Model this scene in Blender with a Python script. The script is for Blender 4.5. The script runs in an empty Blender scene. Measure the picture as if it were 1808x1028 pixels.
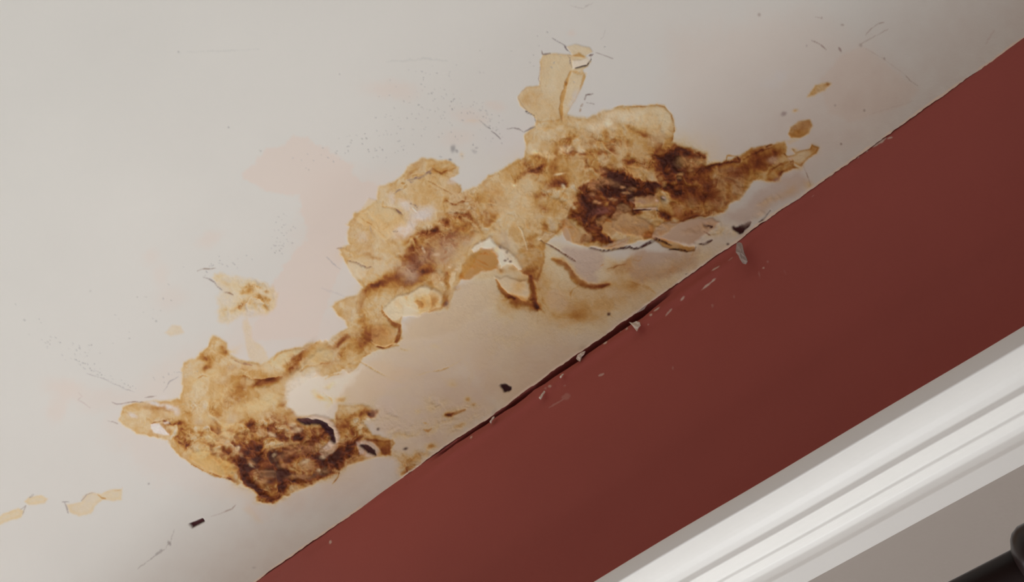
import bpy, math, random
import numpy as np
from mathutils import Matrix, Vector

# ------------------------------------------------------------------ camera, world, light, exposure
SC = bpy.context.scene
W, H, F = 1808, 1028, 2000.0
VP = np.array([-2783 - 904, 3317 - 514, F])
v = VP / np.linalg.norm(VP)
fz = np.array([0, 0, 1.0])
e1 = fz - v[2] * v
e1 /= np.linalg.norm(e1)
e2 = np.cross(v, e1)
A0 = math.radians(38)
up = math.cos(A0) * e1 - math.sin(A0) * e2
wn = math.sin(A0) * e1 + math.cos(A0) * e2          # into the wall
R3 = np.array([np.cross(wn, up), wn, up])           # camera (x right, y down, z forward) -> world
CAM = np.array([0.0, -1.022, -1.1])                 # the wall plane is y=0, the painted line between cove and wall z=0


def project(P):
    q = (P - CAM) @ R3
    return q[..., 0] / q[..., 2] * F + 904, q[..., 1] / q[..., 2] * F + 514


def ray(px, py, axis, val):
    r = R3 @ np.array([px - 904, py - 514, F])
    return CAM + r * ((val - CAM[axis]) / r[axis])


cd = bpy.data.cameras.new('camera')
cam = bpy.data.objects.new('camera', cd)
SC.collection.objects.link(cam)
cd.sensor_width = 36
cd.lens = 36 * F / W
cd.clip_start = 0.02
rx, ry, rz = R3[:, 0], -R3[:, 1], -R3[:, 2]
cam.matrix_world = Matrix([[rx[i], ry[i], rz[i], CAM[i]] for i in range(3)] + [[0, 0, 0, 1]])
SC.camera = cam

wd = bpy.data.worlds.new('world')
SC.world = wd
wd.use_nodes = True
bg = wd.node_tree.nodes['Background']
# the unseen rest of the room: pale floor and furniture below, more brick red wall at eye height
wtc = wd.node_tree.nodes.new('ShaderNodeTexCoord')
wsp = wd.node_tree.nodes.new('ShaderNodeSeparateXYZ')
wrp = wd.node_tree.nodes.new('ShaderNodeValToRGB')
wmr = wd.node_tree.nodes.new('ShaderNodeMapRange')
wmr.inputs['From Min'].default_value = -1.0
wmr.inputs['From Max'].default_value = 1.0
wd.node_tree.links.new(wtc.outputs['Generated'], wsp.inputs[0])
wd.node_tree.links.new(wsp.outputs['Z'], wmr.inputs['Value'])
wd.node_tree.links.new(wmr.outputs[0], wrp.inputs['Fac'])
wrp.color_ramp.elements[0].position = 0.12
wrp.color_ramp.elements[0].color = (1.0, 1.0, 1.0, 1)
wrp.color_ramp.elements[1].position = 0.42
wrp.color_ramp.elements[1].color = (0.90, 0.60, 0.50, 1)
wd.node_tree.links.new(wrp.outputs[0], bg.inputs[0])
bg.inputs[1].default_value = 0.17


def area(name, loc, aim, sx, sy, power, col):
    l = bpy.data.lights.new(name, 'AREA')
    l.shape = 'RECTANGLE'
    l.size, l.size_y, l.energy, l.color = sx, sy, power, col
    o = bpy.data.objects.new(name, l)
    SC.collection.objects.link(o)
    o.location = loc
    o.rotation_euler = (Vector(aim) - Vector(loc)).to_track_quat('-Z', 'Y').to_euler()
    return o


# daylight thrown back up by the pale floor, and an added unseen light from the left raking the relief
area('floor_bounce_light', (-0.95, -0.43, -2.4), (-0.85, -0.43, 0), 1.3, 0.7, 33, (0.96, 0.985, 1.0))
area('raking_light', (-4.2, -0.55, -1.1), (-0.8, -0.1, 0.05), 0.8, 0.9, 30, (0.97, 0.985, 1.0))
SC.view_settings.view_transform = 'Standard'
SC.view_settings.look = 'None'
SC.view_settings.gamma = 1
SC.view_settings.use_curve_mapping = False
SC.view_settings.exposure = 0.0

# ------------------------------------------------------------------ helpers


def link(o, parent=None):
    SC.collection.objects.link(o)
    if parent is not None:
        o.parent = parent
    return o


def tag(o, label=None, cat=None, group=None, kind=None):
    for k, val in (('label', label), ('category', cat), ('group', group), ('kind', kind)):
        if val:
            o[k] = val
    return o


def lin(c):
    c = np.asarray(c, float) / 255.0
    return np.where(c <= 0.04045, c / 12.92, ((c + 0.055) / 1.055) ** 2.4)


def np_mesh(name, V, Fq, cols=None, smooth=True):
    me = bpy.data.meshes.new(name)
    n, k = Fq.shape
    me.vertices.add(len(V))
    me.vertices.foreach_set('co', np.ascontiguousarray(V, np.float32).ravel())
    me.loops.add(n * k)
    me.loops.foreach_set('vertex_index', np.ascontiguousarray(Fq, np.int32).ravel())
    me.polygons.add(n)
    me.polygons.foreach_set('loop_start', np.arange(0, n * k, k, dtype=np.int32))
    me.polygons.foreach_set('loop_total', np.full(n, k, np.int32))
    me.polygons.foreach_set('use_smooth', np.full(n, smooth, bool))
    me.update(calc_edges=True)
    if cols is not None:
        a = me.color_attributes.new('pigment', 'FLOAT_COLOR', 'POINT')
        c4 = np.ones((len(V), 4), np.float32)
        c4[:, :3] = cols
        a.data.foreach_set('color', c4.ravel())
    return me


def material(name, col=None, rough=0.7, attr=False, noise=0.0, nscale=60, bump=0.0, spec=0.3, bscale=400):
    m = bpy.data.materials.new(name)
    m.use_nodes = True
    nt = m.node_tree
    b = nt.nodes['Principled BSDF']
    b.inputs['Roughness'].default_value = rough
    b.inputs['Specular IOR Level'].default_value = spec
    tc = nt.nodes.new('ShaderNodeTexCoord')
    if attr:
        s = nt.nodes.new('ShaderNodeAttribute')
        s.attribute_name = 'pigment'
        src = s.outputs['Color']
    else:
        s = nt.nodes.new('ShaderNodeRGB')
        s.outputs[0].default_value = (*col, 1)
        src = s.outputs[0]
    nz = nt.nodes.new('ShaderNodeTexNoise')
    nz.inputs['Scale'].default_value = nscale
    nz.inputs['Detail'].default_value = 6
    nt.links.new(tc.outputs['Object'], nz.inputs['Vector'])
    mr = nt.nodes.new('ShaderNodeMapRange')
    mr.inputs['To Min'].default_value = 1 - noise
    mr.inputs['To Max'].default_value = 1 + noise
    nt.links.new(nz.outputs['Fac'], mr.inputs['Value'])
    mx = nt.nodes.new('ShaderNodeVectorMath')
    mx.operation = 'SCALE'
    nt.links.new(src, mx.inputs[0])
    nt.links.new(mr.outputs[0], mx.inputs['Scale'])
    nt.links.new(mx.outputs[0], b.inputs['Base Color'])
    if bump:
        n2 = nt.nodes.new('ShaderNodeTexNoise')
        n2.inputs['Scale'].default_value = bscale
        n2.inputs['Detail'].default_value = 5
        nt.links.new(tc.outputs['Object'], n2.inputs['Vector'])
        bp = nt.nodes.new('ShaderNodeBump')
        bp.inputs['Strength'].default_value = bump
        bp.inputs['Distance'].default_value = 0.001
        nt.links.new(n2.outputs['Fac'], bp.inputs['Height'])
        nt.links.new(bp.outputs[0], b.inputs['Normal'])
    return m


M_CEIL = material('flat_ceiling_paint', attr=True, rough=0.85, noise=0.02, nscale=9, bump=0.12, bscale=500, spec=0.2)
M_STAIN = material('water_stained_plaster', attr=True, rough=0.75, noise=0.06, nscale=180, bump=0.5, bscale=350, spec=0.25)
M_RED = material('brick_red_wall_paint', attr=True, rough=0.62, noise=0.05, nscale=7, bump=0.15, bscale=300, spec=0.25)
M_WHITE = material('white_gloss_trim_paint', col=(0.95, 0.925, 0.88), rough=0.42, noise=0.02, nscale=30, bump=0.05, spec=0.4)
M_GREY = material('off_white_wall_paint', col=(0.64, 0.58, 0.53), rough=0.7, noise=0.02, nscale=10, bump=0.08)
M_ROD = material('dark_stained_wood', col=(0.014, 0.006, 0.005), rough=0.4, noise=0.4, nscale=20, spec=0.35)
M_RODRED = material('dark_red_wood', col=(0.075, 0.018, 0.012), rough=0.5, noise=0.4, nscale=40, spec=0.3)
M_CHIP = material('torn_plaster_paper', col=(0.74, 0.62, 0.54), rough=0.8, noise=0.1, nscale=200, bump=0.4)
M_CHIPG = material('dusty_grey_paint_film', col=(0.42, 0.33, 0.30), rough=0.8, noise=0.15, nscale=300, bump=0.4)

# ------------------------------------------------------------------ survey of stains: fields on a 1:1 grid of the ceiling as seen
X0, Y0, X1, Y1 = -60, -60, 1870, 1090
NX, NY = X1 - X0, Y1 - Y0
GX, GY = np.meshgrid(np.arange(X0, X1, dtype=np.float32), np.arange(Y0, Y1, dtype=np.float32))


def vnoise(scale, seed, sy=None):
    sy = sy or scale
    rs = np.random.RandomState(seed)
    nx, ny = int(NX / scale) + 4, int(NY / sy) + 4
    g = rs.rand(ny, nx).astype(np.float32) * 2 - 1
    x = np.arange(NX) / scale
    y = np.arange(NY) / sy
    xi, yi = x.astype(int), y.astype(int)
    fx, fy = (x - xi).astype(np.float32), (y - yi).astype(np.float32)
    fx = fx * fx * fx * (fx * (fx * 6 - 15) + 10)
    fy = fy * fy * fy * (fy * (fy * 6 - 15) + 10)
    r0 = g[yi][:, xi] * (1 - fx) + g[yi][:, xi + 1] * fx
    r1 = g[yi + 1][:, xi] * (1 - fx) + g[yi + 1][:, xi + 1] * fx
    return r0 * (1 - fy[:, None]) + r1 * fy[:, None]


def fbm(scale, seed, octv=4, gain=0.55):
    s, a, t = 0, 1.0, 0
    for i in range(octv):
        s = s + a * vnoise(scale, seed + i * 17)
        t += a
        a *= gain
        scale = max(scale / 2.03, 1.6)
    return s / t * 1.6


def bil(Fd, x, y):
    x = np.clip(x - X0, 0, NX - 1.01)
    y = np.clip(y - Y0, 0, NY - 1.01)
    xi, yi = x.astype(int), y.astype(int)
    fx, fy = x - xi, y - yi
    if Fd.ndim == 3:
        fx, fy = fx[..., None], fy[..., None]
    return (Fd[yi, xi] * (1 - fx) + Fd[yi, xi + 1] * fx) * (1 - fy) + (Fd[yi + 1, xi] * (1 - fx) + Fd[yi + 1, xi + 1] * fx) * fy


def blur(Fd, r):
    k = np.exp(-0.5 * (np.arange(-int(3 * r), int(3 * r) + 1) / r) ** 2)
    k /= k.sum()
    h = len(k) // 2
    for ax in (0, 1):
        pad = [(0, 0)] * Fd.ndim
        pad[ax] = (h, h)
        P = np.pad(Fd, pad, mode='edge')
        o = 0
        for i, w_ in enumerate(k):
            sl = [slice(None)] * Fd.ndim
            sl[ax] = slice(i, i + Fd.shape[ax])
            o = o + w_ * P[tuple(sl)]
        Fd = o
    return Fd


WA = (fbm(34, 1, 5), fbm(34, 101, 5))
WB = (fbm(9, 201, 3), fbm(9, 301, 3))


def win(x0, y0, x1, y1):
    a, b = max(0, int(x0 - X0)), min(NX, int(x1 - X0) + 1)
    c, d = max(0, int(y0 - Y0)), min(NY, int(y1 - Y0) + 1)
    return (slice(c, d), slice(a, b))


def wcoord(s, warp):
    return (GX[s] + WA[0][s] * warp + WB[0][s] * warp * 0.4, GY[s] + WA[1][s] * warp + WB[1][s] * warp * 0.4)


def sdf(pts, s, warp):
    """signed distance, positive inside"""
    x, y = wcoord(s, warp)
    d = np.full(x.shape, 1e9, np.float32)
    ins = np.zeros(x.shape, bool)
    n = len(pts)
    for i in range(n):
        ax, ay = pts[i]
        bx, by = pts[(i + 1) % n]
        ex, ey = bx - ax, by - ay
        L = ex * ex + ey * ey or 1e-6
        t = np.clip(((x - ax) * ex + (y - ay) * ey) / L, 0, 1)
        d = np.minimum(d, (x - ax - t * ex) ** 2 + (y - ay - t * ey) ** 2)
        if ay != by:
            c = ((ay > y) != (by > y)) & (x < (bx - ax) * (y - ay) / (by - ay) + ax)
            ins ^= c
    d = np.sqrt(d)
    return np.where(ins, d, -d)


def sst(a, b, x):
    t = np.clip((x - a) / (b - a), 0, 1)
    return t * t * (3 - 2 * t)


def pl(s):
    a = [float(t) for t in s.replace(',', ' ').split()]
    return list(zip(a[::2], a[1::2]))


I = np.zeros((NY, NX), np.float32)            # how deep the brown of the water stain is
RG = np.zeros((NY, NX), np.float32)           # how crumbly the plaster is
HT = np.zeros((NY, NX), np.float32)           # relief in mm, towards the room
OC = np.zeros((NY, NX, 3), np.float32)        # paint colours laid over it
OA = np.zeros((NY, NX), np.float32)
IB = np.zeros((NY, NX), np.float32)            # depth of stain at the moment a colour was laid: later stain soaks into it


def poly(p, dI=0.0, soft=2.0, warp=4.0, h=0.0, rim=0.0, rw=3.0, rg=0.0, setI=None, hs=None, mx=False):
    p = pl(p) if isinstance(p, str) else p
    xs, ys = [q[0] for q in p], [q[1] for q in p]
    m = 25 + warp * 2 + soft * 2
    s = win(min(xs) - m, min(ys) - m, max(xs) + m, max(ys) + m)
    d = sdf(p, s, warp)
    a = sst(-soft, soft, d)
    if setI is not None:
        I[s] = I[s] * (1 - a) + setI * a
        OA[s] *= (1 - a)
    I[s] = np.maximum(I[s], dI * a) if mx else I[s] + dI * a
    if rim:
        I[s] += rim * np.exp(-((d - rw * 0.6) / rw) ** 2)
    if h:
        HT[s] += h * (a if hs is None else sst(-hs, hs, d))
    if rg:
        RG[s] += rg * a
    return a


def over(p, col, al=1.0, soft=2.0, warp=3.0, h=0.0):
    p = pl(p) if isinstance(p, str) else p
    xs, ys = [q[0] for q in p], [q[1] for q in p]
    m = 20 + warp * 2 + soft * 2
    s = win(min(xs) - m, min(ys) - m, max(xs) + m, max(ys) + m)
    a = sst(-soft, soft, sdf(p, s, warp)) * al
    mixin(s, a, col)
    if h:
        HT[s] += h * a


def mixin(s, a, col):
    c = lin(col) / 0.70
    na = OA[s] + a * (1 - OA[s])
    w_ = np.where(na > 1e-5, a / np.maximum(na, 1e-5), 0)[..., None]
    OC[s] = OC[s] * (1 - w_) + c * w_
    IB[s] = IB[s] * (1 - w_[..., 0]) + I[s] * w_[..., 0]
    OA[s] = na


def blobs(txt, warp=7.0, k=2.0):
    """x y rx ry angle dI [rough]  - soft patches of stain"""
    for ln in txt.strip().split(';'):
        q = [float(t) for t in ln.split()]
        if not q:
            continue
        x, y, a_, b_, an, dI = q[:6]
        rg = q[6] if len(q) > 6 else 0
        m = max(a_, b_) * 2.1 + warp * 2
        s = win(x - m, y - m, x + m, y + m)
        gx, gy = wcoord(s, min(warp, 0.6 * min(a_, b_) + 1))
        an = math.radians(-an)
        u = ((gx - x) * math.cos(an) + (gy - y) * math.sin(an)) / a_
        w_ = (-(gx - x) * math.sin(an) + (gy - y) * math.cos(an)) / b_
        g = np.exp(-(u * u + w_ * w_) ** (k / 2.0))
        I[s] += dI * g
        if rg:
            RG[s] += rg * g


def cblobs(txt, col, al=0.9, warp=5.0):
    for ln in txt.strip().split(';'):
        q = [float(t) for t in ln.split()]
        if not q:
            continue
        x, y, a_, b_, an = q[:5]
        al_ = q[5] if len(q) > 5 else al
        m = max(a_, b_) * 2 + warp * 2
        s = win(x - m, y - m, x + m, y + m)
        gx, gy = wcoord(s, min(warp, 0.6 * min(a_, b_)))
        an = math.radians(-an)
        u = ((gx - x) * math.cos(an) + (gy - y) * math.sin(an)) / a_
        w_ = (-(gx - x) * math.sin(an) + (gy - y) * math.cos(an)) / b_
        mixin(s, np.exp(-(u * u + w_ * w_) ** 1.5) * al_, col)


def stroke(p, w_, dI=0.0, col=None, al=1.0, warp=2.0, h=0.0, hw=None, one=0.0, soft=0.8):
    """line of stain / crack; one: relief step only on one side of the line"""
    p = pl(p) if isinstance(p, str) else p
    xs, ys = [q[0] for q in p], [q[1] for q in p]
    m = 12 + w_ * 3 + warp * 2
    s = win(min(xs) - m, min(ys) - m, max(xs) + m, max(ys) + m)
    x, y = wcoord(s, warp)
    best = np.full(x.shape, 1e9, np.float32)
    tt = np.zeros(x.shape, np.float32)
    n = len(p) - 1
    for i in range(n):
        ax, ay = p[i]
        ex, ey = p[i + 1][0] - ax, p[i + 1][1] - ay
        t = np.clip(((x - ax) * ex + (y - ay) * ey) / (ex * ex + ey * ey + 1e-6), 0, 1)
        d = (x - ax - t * ex) ** 2 + (y - ay - t * ey) ** 2
        k = d < best
        best = np.where(k, d, best)
        tt = np.where(k, (i + t) / n, tt)
    d = np.sqrt(best)
    wl = w_ * (0.35 + 0.65 * np.clip(np.sin(np.pi * np.clip(tt, 0, 1)), 0, 1) ** 0.6) * (1 + 0.5 * WB[0][s])
    a = sst(1.0, -0.5, (d - wl * 0.5) / (soft * max(1.0, w_ * 0.45)))
    if w_ < 5:
      a = a * (0.45 + 0.55 * sst(-0.45, 0.15, WB[1][s] + 0.4 * np.sin(GX[s] * 0.9 + GY[s] * 1.3)))
    if dI:
        I[s] += dI * a
    if col is not None:
        mixin(s, a * al, col)
    if h:
        HT[s] += h * a


# ------------------------------------------------------------------ the stains, patch by patch
PINK, GREYW, MAUVE, BEIGE, CREAM, WHITE = (204, 190, 179), (190, 188, 184), (186, 164, 152), (196, 176, 154), (212, 196, 166), (222, 214, 202)
# faint pink undercoat showing through the white paint
over('520 235 545 236 556 252 600 275 640 320 690 330 640 380 610 420 600 480 560 600 440 600 480 500 540 420 530 345 470 335 432 318 430 305 455 285 470 258 495 255', PINK, .75, 4, 5)
over('560 300 700 300 820 350 900 440 860 700 640 880 500 900 300 860 180 760 200 700 320 620 480 560', PINK, .38, 25, 12)
over('1180 60 1420 20 1530 80 1600 150 1560 230 1400 330 1250 300 1180 190', (203, 184, 170), .3, 40, 10)
over('1490 95 1525 82 1560 108 1622 160 1600 185 1500 215 1460 200 1450 140', (200, 174, 154), .2, 5, 3)
cblobs('370 425 22 14 30 .5;265 455 18 14 20 .35;285 485 16 20 -20 .35;120 685 42 20 -10 .6;100 720 16 26 -20 .5;180 705 40 18 20 .4;300 525 30 22 0 .35;690 160 48 16 -5 .55;830 205 30 16 -15 .5;875 190 16 9 0 .5;810 245 30 16 10 .4;960 270 60 50 0 .5;450 905 26 12 -35 .5;470 560 60 40 0 .5;560 590 60 20 30 .5;1010 60 8 6 0 .5', PINK)
cblobs('1080 200 60 30 0 .35;900 255 50 40 0 .5;1360 145 20 10 0 .3;1378 130 14 8 0 .4;860 320 30 20 0 .3', (198, 194, 192))
# broad tide of weak stain over the lower cove
poly('640 560 700 590 790 520 850 470 960 430 1050 440 1150 470 1240 440 1300 430 1190 515 1100 580 1010 650 930 715 870 725 800 790 735 840 700 830 690 770 620 720 560 700 540 660 600 620', .11, 12, 6)
over('700 600 780 530 860 560 960 570 1020 620 940 700 890 712 820 640 720 680 650 650', BEIGE, .45, 14, 8)
over('640 680 700 650 800 660 860 690 860 725 780 790 720 770 650 740', MAUVE, .35, 14, 8)
over('560 690 600 650 680 640 720 660 640 720 590 730', (205, 184, 158), .55, 10, 6)

# what is painted so far lies under the water stain
UC, UA = OC.copy(), OA.copy()
OA[:] = 0
OC[:] = 0
IB[:] = 0

# main outlines
LEFT = '325 637 343 631 365 610 374 593 390 597 399 606 401 622 420 634 446 636 462 640 480 630 496 621 532 615 545 606 577 603 610 592 630 590 660 600 655 625 625 640 600 655 570 664 548 668 515 690 505 715 530 733 565 735 590 745 600 715 640 712 672 725 668 735 640 742 660 765 690 775 694 800 668 806 640 812 616 824 605 826 595 836 581 840 568 844 554 856 533 867 499 878 488 886 465 888 451 885 456 872 449 864 428 857 409 847 381 841 359 832 337 821 323 813 309 799 295 778 262 770 240 766 222 753 208 742 214 716 256 708 300 706 318 702 323 680 322 655'
NECK = '580 603 613 579 609 568 593 554 584 543 607 525 629 521 640 507 622 494 611 469 597 440 616 433 613 413 617 401 612 398 625 388 627 378 645 366 664 353 670 327 684 324 709 314 721 296 744 281 761 282 785 285 810 294 812 304 795 314 814 328 815 338 835 331 850 325 862 312 887 300 911 285 925 274 927 260 923 238 946 222 946 212 960 215 1000 205 1032 209 1054 198 1098 186 1156 185 1174 189 1188 207 1191 227 1187 250 1201 261 1217 260 1230 263 1238 270 1247 281 1244 294 1270 287 1305 273 1323 265 1353 256 1384 247 1388 260 1388 273 1398 285 1405 296 1384 307 1374 321 1342 320 1328 319 1321 337 1309 349 1290 358 1280 374 1256 381 1235 382 1200 392 1180 410 1150 420 1080 440 1010 430 1000 400 960 430 960 480 950 500 905 470 870 420 858 425 838 465 815 490 806 510 790 540 760 555 715 540 706 580 712 600 690 612 650 625 620 660 590 640 560 640'
TOP = '953 141 953 108 958 97 971 95 998 97 1012 97 1022 92 1044 108 1037 118 1029 124 1034 136 1027 156 1016 179 1001 201 1006 213 996 226 960 228 948 226 946 212 933 199 917 188 913 172 920 163 930 155 951 151'
poly(LEFT, .33, mx=True, soft=2.8, warp=3.0, h=.5, rim=.07, rw=3, rg=.20)
poly(NECK, .32, mx=True, soft=2.6, warp=3.0, h=.5, rim=.07, rw=3, rg=.18)
poly(TOP, .24, mx=True, soft=1.2, warp=1.2, h=.5, rim=.05, rw=2)
poly('1000 83 1016 79 1041 85 1047 92 1030 101 1012 99', .20, 1, 1, h=.6)

# ---- upper drip with its fold
stroke('1008 127 1001 145 997 160 992 180 991 200 992 212', 5, .22, warp=1, h=-.9)
stroke('998 145 1000 152 1002 146', 3, .15, h=.6)
stroke('1010 126 1022 130 1033 131 1030 142 1024 158', 4.5, .16, warp=1, h=-.3)
over('1012 138 1026 138 1020 165 1006 192 998 203 996 190 1003 160', CREAM, .35, 2, 1)
cblobs('1016 176 6 20 -25 .8', (200, 190, 180))
stroke('1016 121 1024 119 1030 117 1037 116 1039 110 1044 105', 3.4, col=(52, 26, 26), warp=1.2, h=-1.2)
stroke('1040 99 1044 98 1048 96', 2.2, col=(92, 62, 56), warp=1)
over('1011 106 1024 106 1042 99 1043 106 1035 115 1018 120 1010 122', WHITE, .6, 1, 1, h=1.2)
stroke('1001 98 1006 103 1008 112 1009 120', 1.8, col=(130, 112, 106), warp=1.5)
stroke('996 80 1000 88 1008 95', 2, col=(122, 108, 106), warp=1)
stroke('975 68 988 76 1000 83', 1.4, col=(150, 142, 140), warp=1)
stroke('956 90 958 96 972 95', 1.6, col=(140, 122, 114), warp=1)
stroke('953 104 953 122 951 140 954 148', 1.2, col=(165, 145, 128), warp=1.5)
stroke('930 156 920 163 914 173 922 188 931 197', 1.3, col=(170, 150, 128), warp=1.2)
stroke('928 197 936 202 943 205', 3, col=(110, 98, 96), warp=1, h=-.6)
stroke('943 208 946 216', 2.4, col=(120, 106, 102), warp=1)
stroke('946 224 934 229 924 234', 2, col=(140, 128, 124), warp=1)
stroke('924 234 916 228 904 226', 1.4, col=(150, 140, 136), warp=1)
stroke('1034 169 1040 168 1048 166', 2.2, col=(120, 98, 92), warp=1)
stroke('1035 170 1033 178', 2.4, col=(130, 108, 100), warp=1)
stroke('1036 183 1045 183 1051 184', 1.4, col=(135, 118, 112), warp=1)
stroke('1030 185 1026 190', 2.6, col=(165, 145, 130)); stroke('1026 193 1022 199', 3.5, col=(170, 150, 132))
stroke('1052 94 1064 97 1076 101 1084 104', 1.1, col=(150, 138, 132), warp=1.5)
blobs('935 175 13 12 40 .10;925 182 10 8 40 .10;965 190 30 12 10 .06;985 212 24 10 0 .10;975 150 14 22 0 -.04')

# ---- right hand big patch
over('1118 198 1150 192 1176 196 1184 215 1180 232 1150 238 1124 232', (216, 202, 170), .45, 5, 4)
stroke('1084 190 1100 186 1120 188 1145 187 1160 187 1174 190 1184 202 1189 216 1190 232 1187 250', 2.2, .28, warp=1.5, h=-.5)
blobs('1060 250 34 10 0 .10 .3;1010 245 18 9 0 .24 .7;1012 268 20 12 -30 .20 .5;1050 275 30 14 0 .10 .4;1125 230 26 9 -25 .18 .2;1135 238 16 5 -30 .20;1155 232 20 14 0 .08;1090 228 20 12 0 .10 .3;1072 240 14 10 0 .15 .5;1075 268 26 10 20 .16 .6;1095 252 20 8 10 .12')
cblobs('1072 214 12 9 30 .9;1053 222 16 10 0 .65;1080 198 18 8 0 .5;1000 262 12 6 0 .8;945 270 8 6 -20 .9;960 273 10 6 0 .7;970 278 14 4 0 .5;1028 265 8 6 0 .7;1110 205 20 12 0 .5', (222, 208, 180), warp=4)
cblobs('1100 262 18 12 0 .35;1120 302 12 8 -10 .7;1135 275 20 12 0 .3', (200, 172, 134))
# broad depth of colour
blobs('430 715 110 50 -10 .05;420 790 90 36 -20 .08 ;540 800 90 50 10 .13;600 800 50 40 20 .14;500 760 60 20 0 .08;470 850 60 30 0 .10;780 420 90 34 35 .14;730 470 50 40 0 .10;690 510 50 20 10 .08;600 620 60 18 28 .12;1010 300 100 50 0 .12;1130 270 70 40 0 .10;950 400 60 50 0 .08;900 500 80 50 0 .09;1000 530 90 40 0 .07;880 350 60 30 20 .05;660 590 40 30 0 .10;1200 290 60 50 0 .12;870 560 90 40 10 .04;1080 500 110 45 28 .10;1230 445 90 26 32 .10;1000 560 90 30 25 .08;1195 290 46 40 0 .16;1090 340 60 34 -10 .10;1100 525 80 30 30 .08;1020 545 50 24 10 .08;960 500 40 40 0 .10;1150 480 60 20 20 .06;780 440 40 30 30 .06;690 510 50 16 15 .10;620 610 50 14 28 .08;400 700 70 50 0 .04;730 480 24 30 0 .06')
blobs('940 283 22 10 20 .22 .4;944 303 22 6 20 .32 .5;950 297 10 2.6 25 .40;980 292 18 12 0 .20 .4;985 320 17 10 10 .52 .2;975 328 18 8 0 .15;995 326 8 6 0 .3;920 312 14 6 20 .1;955 322 8 4 0 .2 .4;972 345 9 5 0 .22 .6;952 345 8 6 0 .18;960 368 8 6 0 .2;956 405 6 14 0 .25;990 335 18 20 0 .10 .4;994 370 24 22 0 .12 .3;1005 385 18 12 0 .1')
cblobs('895 335 30 14 15 .5;930 345 14 34 -8 .55;905 365 30 16 10 .4;910 395 30 12 0 .35;870 345 18 14 0 .3;1010 350 16 14 0 .35', (208, 184, 144))
cblobs('908 327 5 2.5 -20 1;995 330 5 3 -60 .9;988 307 9 2 10 .9', (226, 206, 168), warp=1)
# dark core
poly('1028 335 1045 318 1070 308 1100 300 1130 316 1155 318 1165 335 1150 352 1128 352 1118 372 1100 372 1092 385 1068 392 1060 405 1070 420 1082 428 1058 432 1040 420 1026 425 1036 408 1020 390 1002 378 1012 362 1030 355 1022 342', .52, 4, 7, h=-2.0, rg=.75)
blobs('1058 300 18 10 0 .35 .6;1072 302 12 8 0 .30 .7;1110 287 10 8 0 .35 .7;1100 320 22 12 0 .35 .7;1120 325 20 12 0 .25 .8;1150 326 14 12 0 .45 .9;1120 346 40 8 -12 .35 .5;1105 358 12 10 0 .45 .4;1060 375 16 14 0 .20;1064 415 12 16 0 .30;1078 426 14 4 0 .3;1040 425 12 6 40 .2;1140 292 24 8 0 .2 .6;1092 305 10 6 0 .3 .6;1030 345 20 12 10 .15 .7;1085 335 26 6 0 .15 .5')
blobs('1170 272 20 16 0 .34 .5;1190 282 18 16 0 .30 .5;1188 302 16 22 0 .42 .7;1165 320 16 20 0 .30 .7;1180 325 20 18 0 .34 .8;1215 268 16 7 -20 .46 .3;1236 278 9 10 0 .46 .4;1205 318 20 9 25 .44 .7;1240 300 16 5 15 .45 .5;1195 335 12 12 0 .4 .7;1160 290 12 16 0 .2 .6;1228 298 10 6 0 .2;1210 285 30 20 0 .18 .6')
cblobs('1204 286 12 9 30 .65;1231 287 8 9 0 .45;1220 300 6 3 0 .6;1202 308 6 3 20 .8;1200 315 4 2 0 .8;1172 327 4 3 0 .7;1160 338 4 5 0 .7', (192, 150, 96), warp=3)
cblobs('1062 302 10 5 0 .6;1068 322 20 6 -10 .6;1098 330 5 3 0 .8;1050 330 12 8 0 .5;1048 345 5 4 0 .6;1082 352 8 2.5 -10 .9;1106 341 8 2 -8 .9;1052 358 4 3 0 .9;1058 360 4 2 0 .9;1115 334 8 4 0 .5', (196, 146, 100), warp=3)
cblobs('1062 374 18 7 12 .75', (126, 76, 66), warp=3)
# tongues of unbroken skin below the dark core
over('1000 378 1008 388 1018 402 1030 418 1042 408 1046 420 1030 430 1000 428 992 408 996 392', (180, 138, 94), .75, 1.5, 3, h=.8)
over('1082 384 1090 366 1098 359 1108 360 1116 372 1128 382 1144 392 1158 402 1150 415 1120 418 1098 412 1080 402', (176, 134, 92), .8, 2, 4, h=1.6)
over('1050 388 1068 382 1084 386 1082 400 1092 408 1080 420 1064 404 1060 398 1054 400', (176, 132, 84), .7, 2, 3, h=1.0)
stroke('1058 392 1070 389 1082 392', 3, .35, warp=1.5)
over('1118 368 1160 366 1162 371 1130 373 1120 374', (206, 184, 166), .9, 1.2, 1, h=1.4)
stroke('1118 371 1126 371 1140 370 1160 371 1168 376', 2.6, col=(66, 26, 26), warp=1, h=-1.2)
blobs('1125 373 8 3.5 0 .8;1170 378 10 7 -40 .45 .7;1180 386 8 8 0 .4 .9', 2)
over('1112 352 1140 350 1158 346 1162 360 1140 364 1122 362', (176, 138, 106), .6, 2, 4, h=.8)
cblobs('1195 372 9 8 0 .75;1130 358 12 3 0 .6', (176, 138, 118))
cblobs('1170 352 7 5 -20 .9', (46, 16, 20), warp=2)
cblobs('1172 350 4 2 -30 .9;1160 355 3 2 0 .8', (220, 190, 170), warp=1)
blobs('1150 408 18 8 20 .26 .4;1140 415 20 6 0 .2 .4;1165 385 16 10 0 .2 .5;1110 405 20 6 0 .12')
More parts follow.
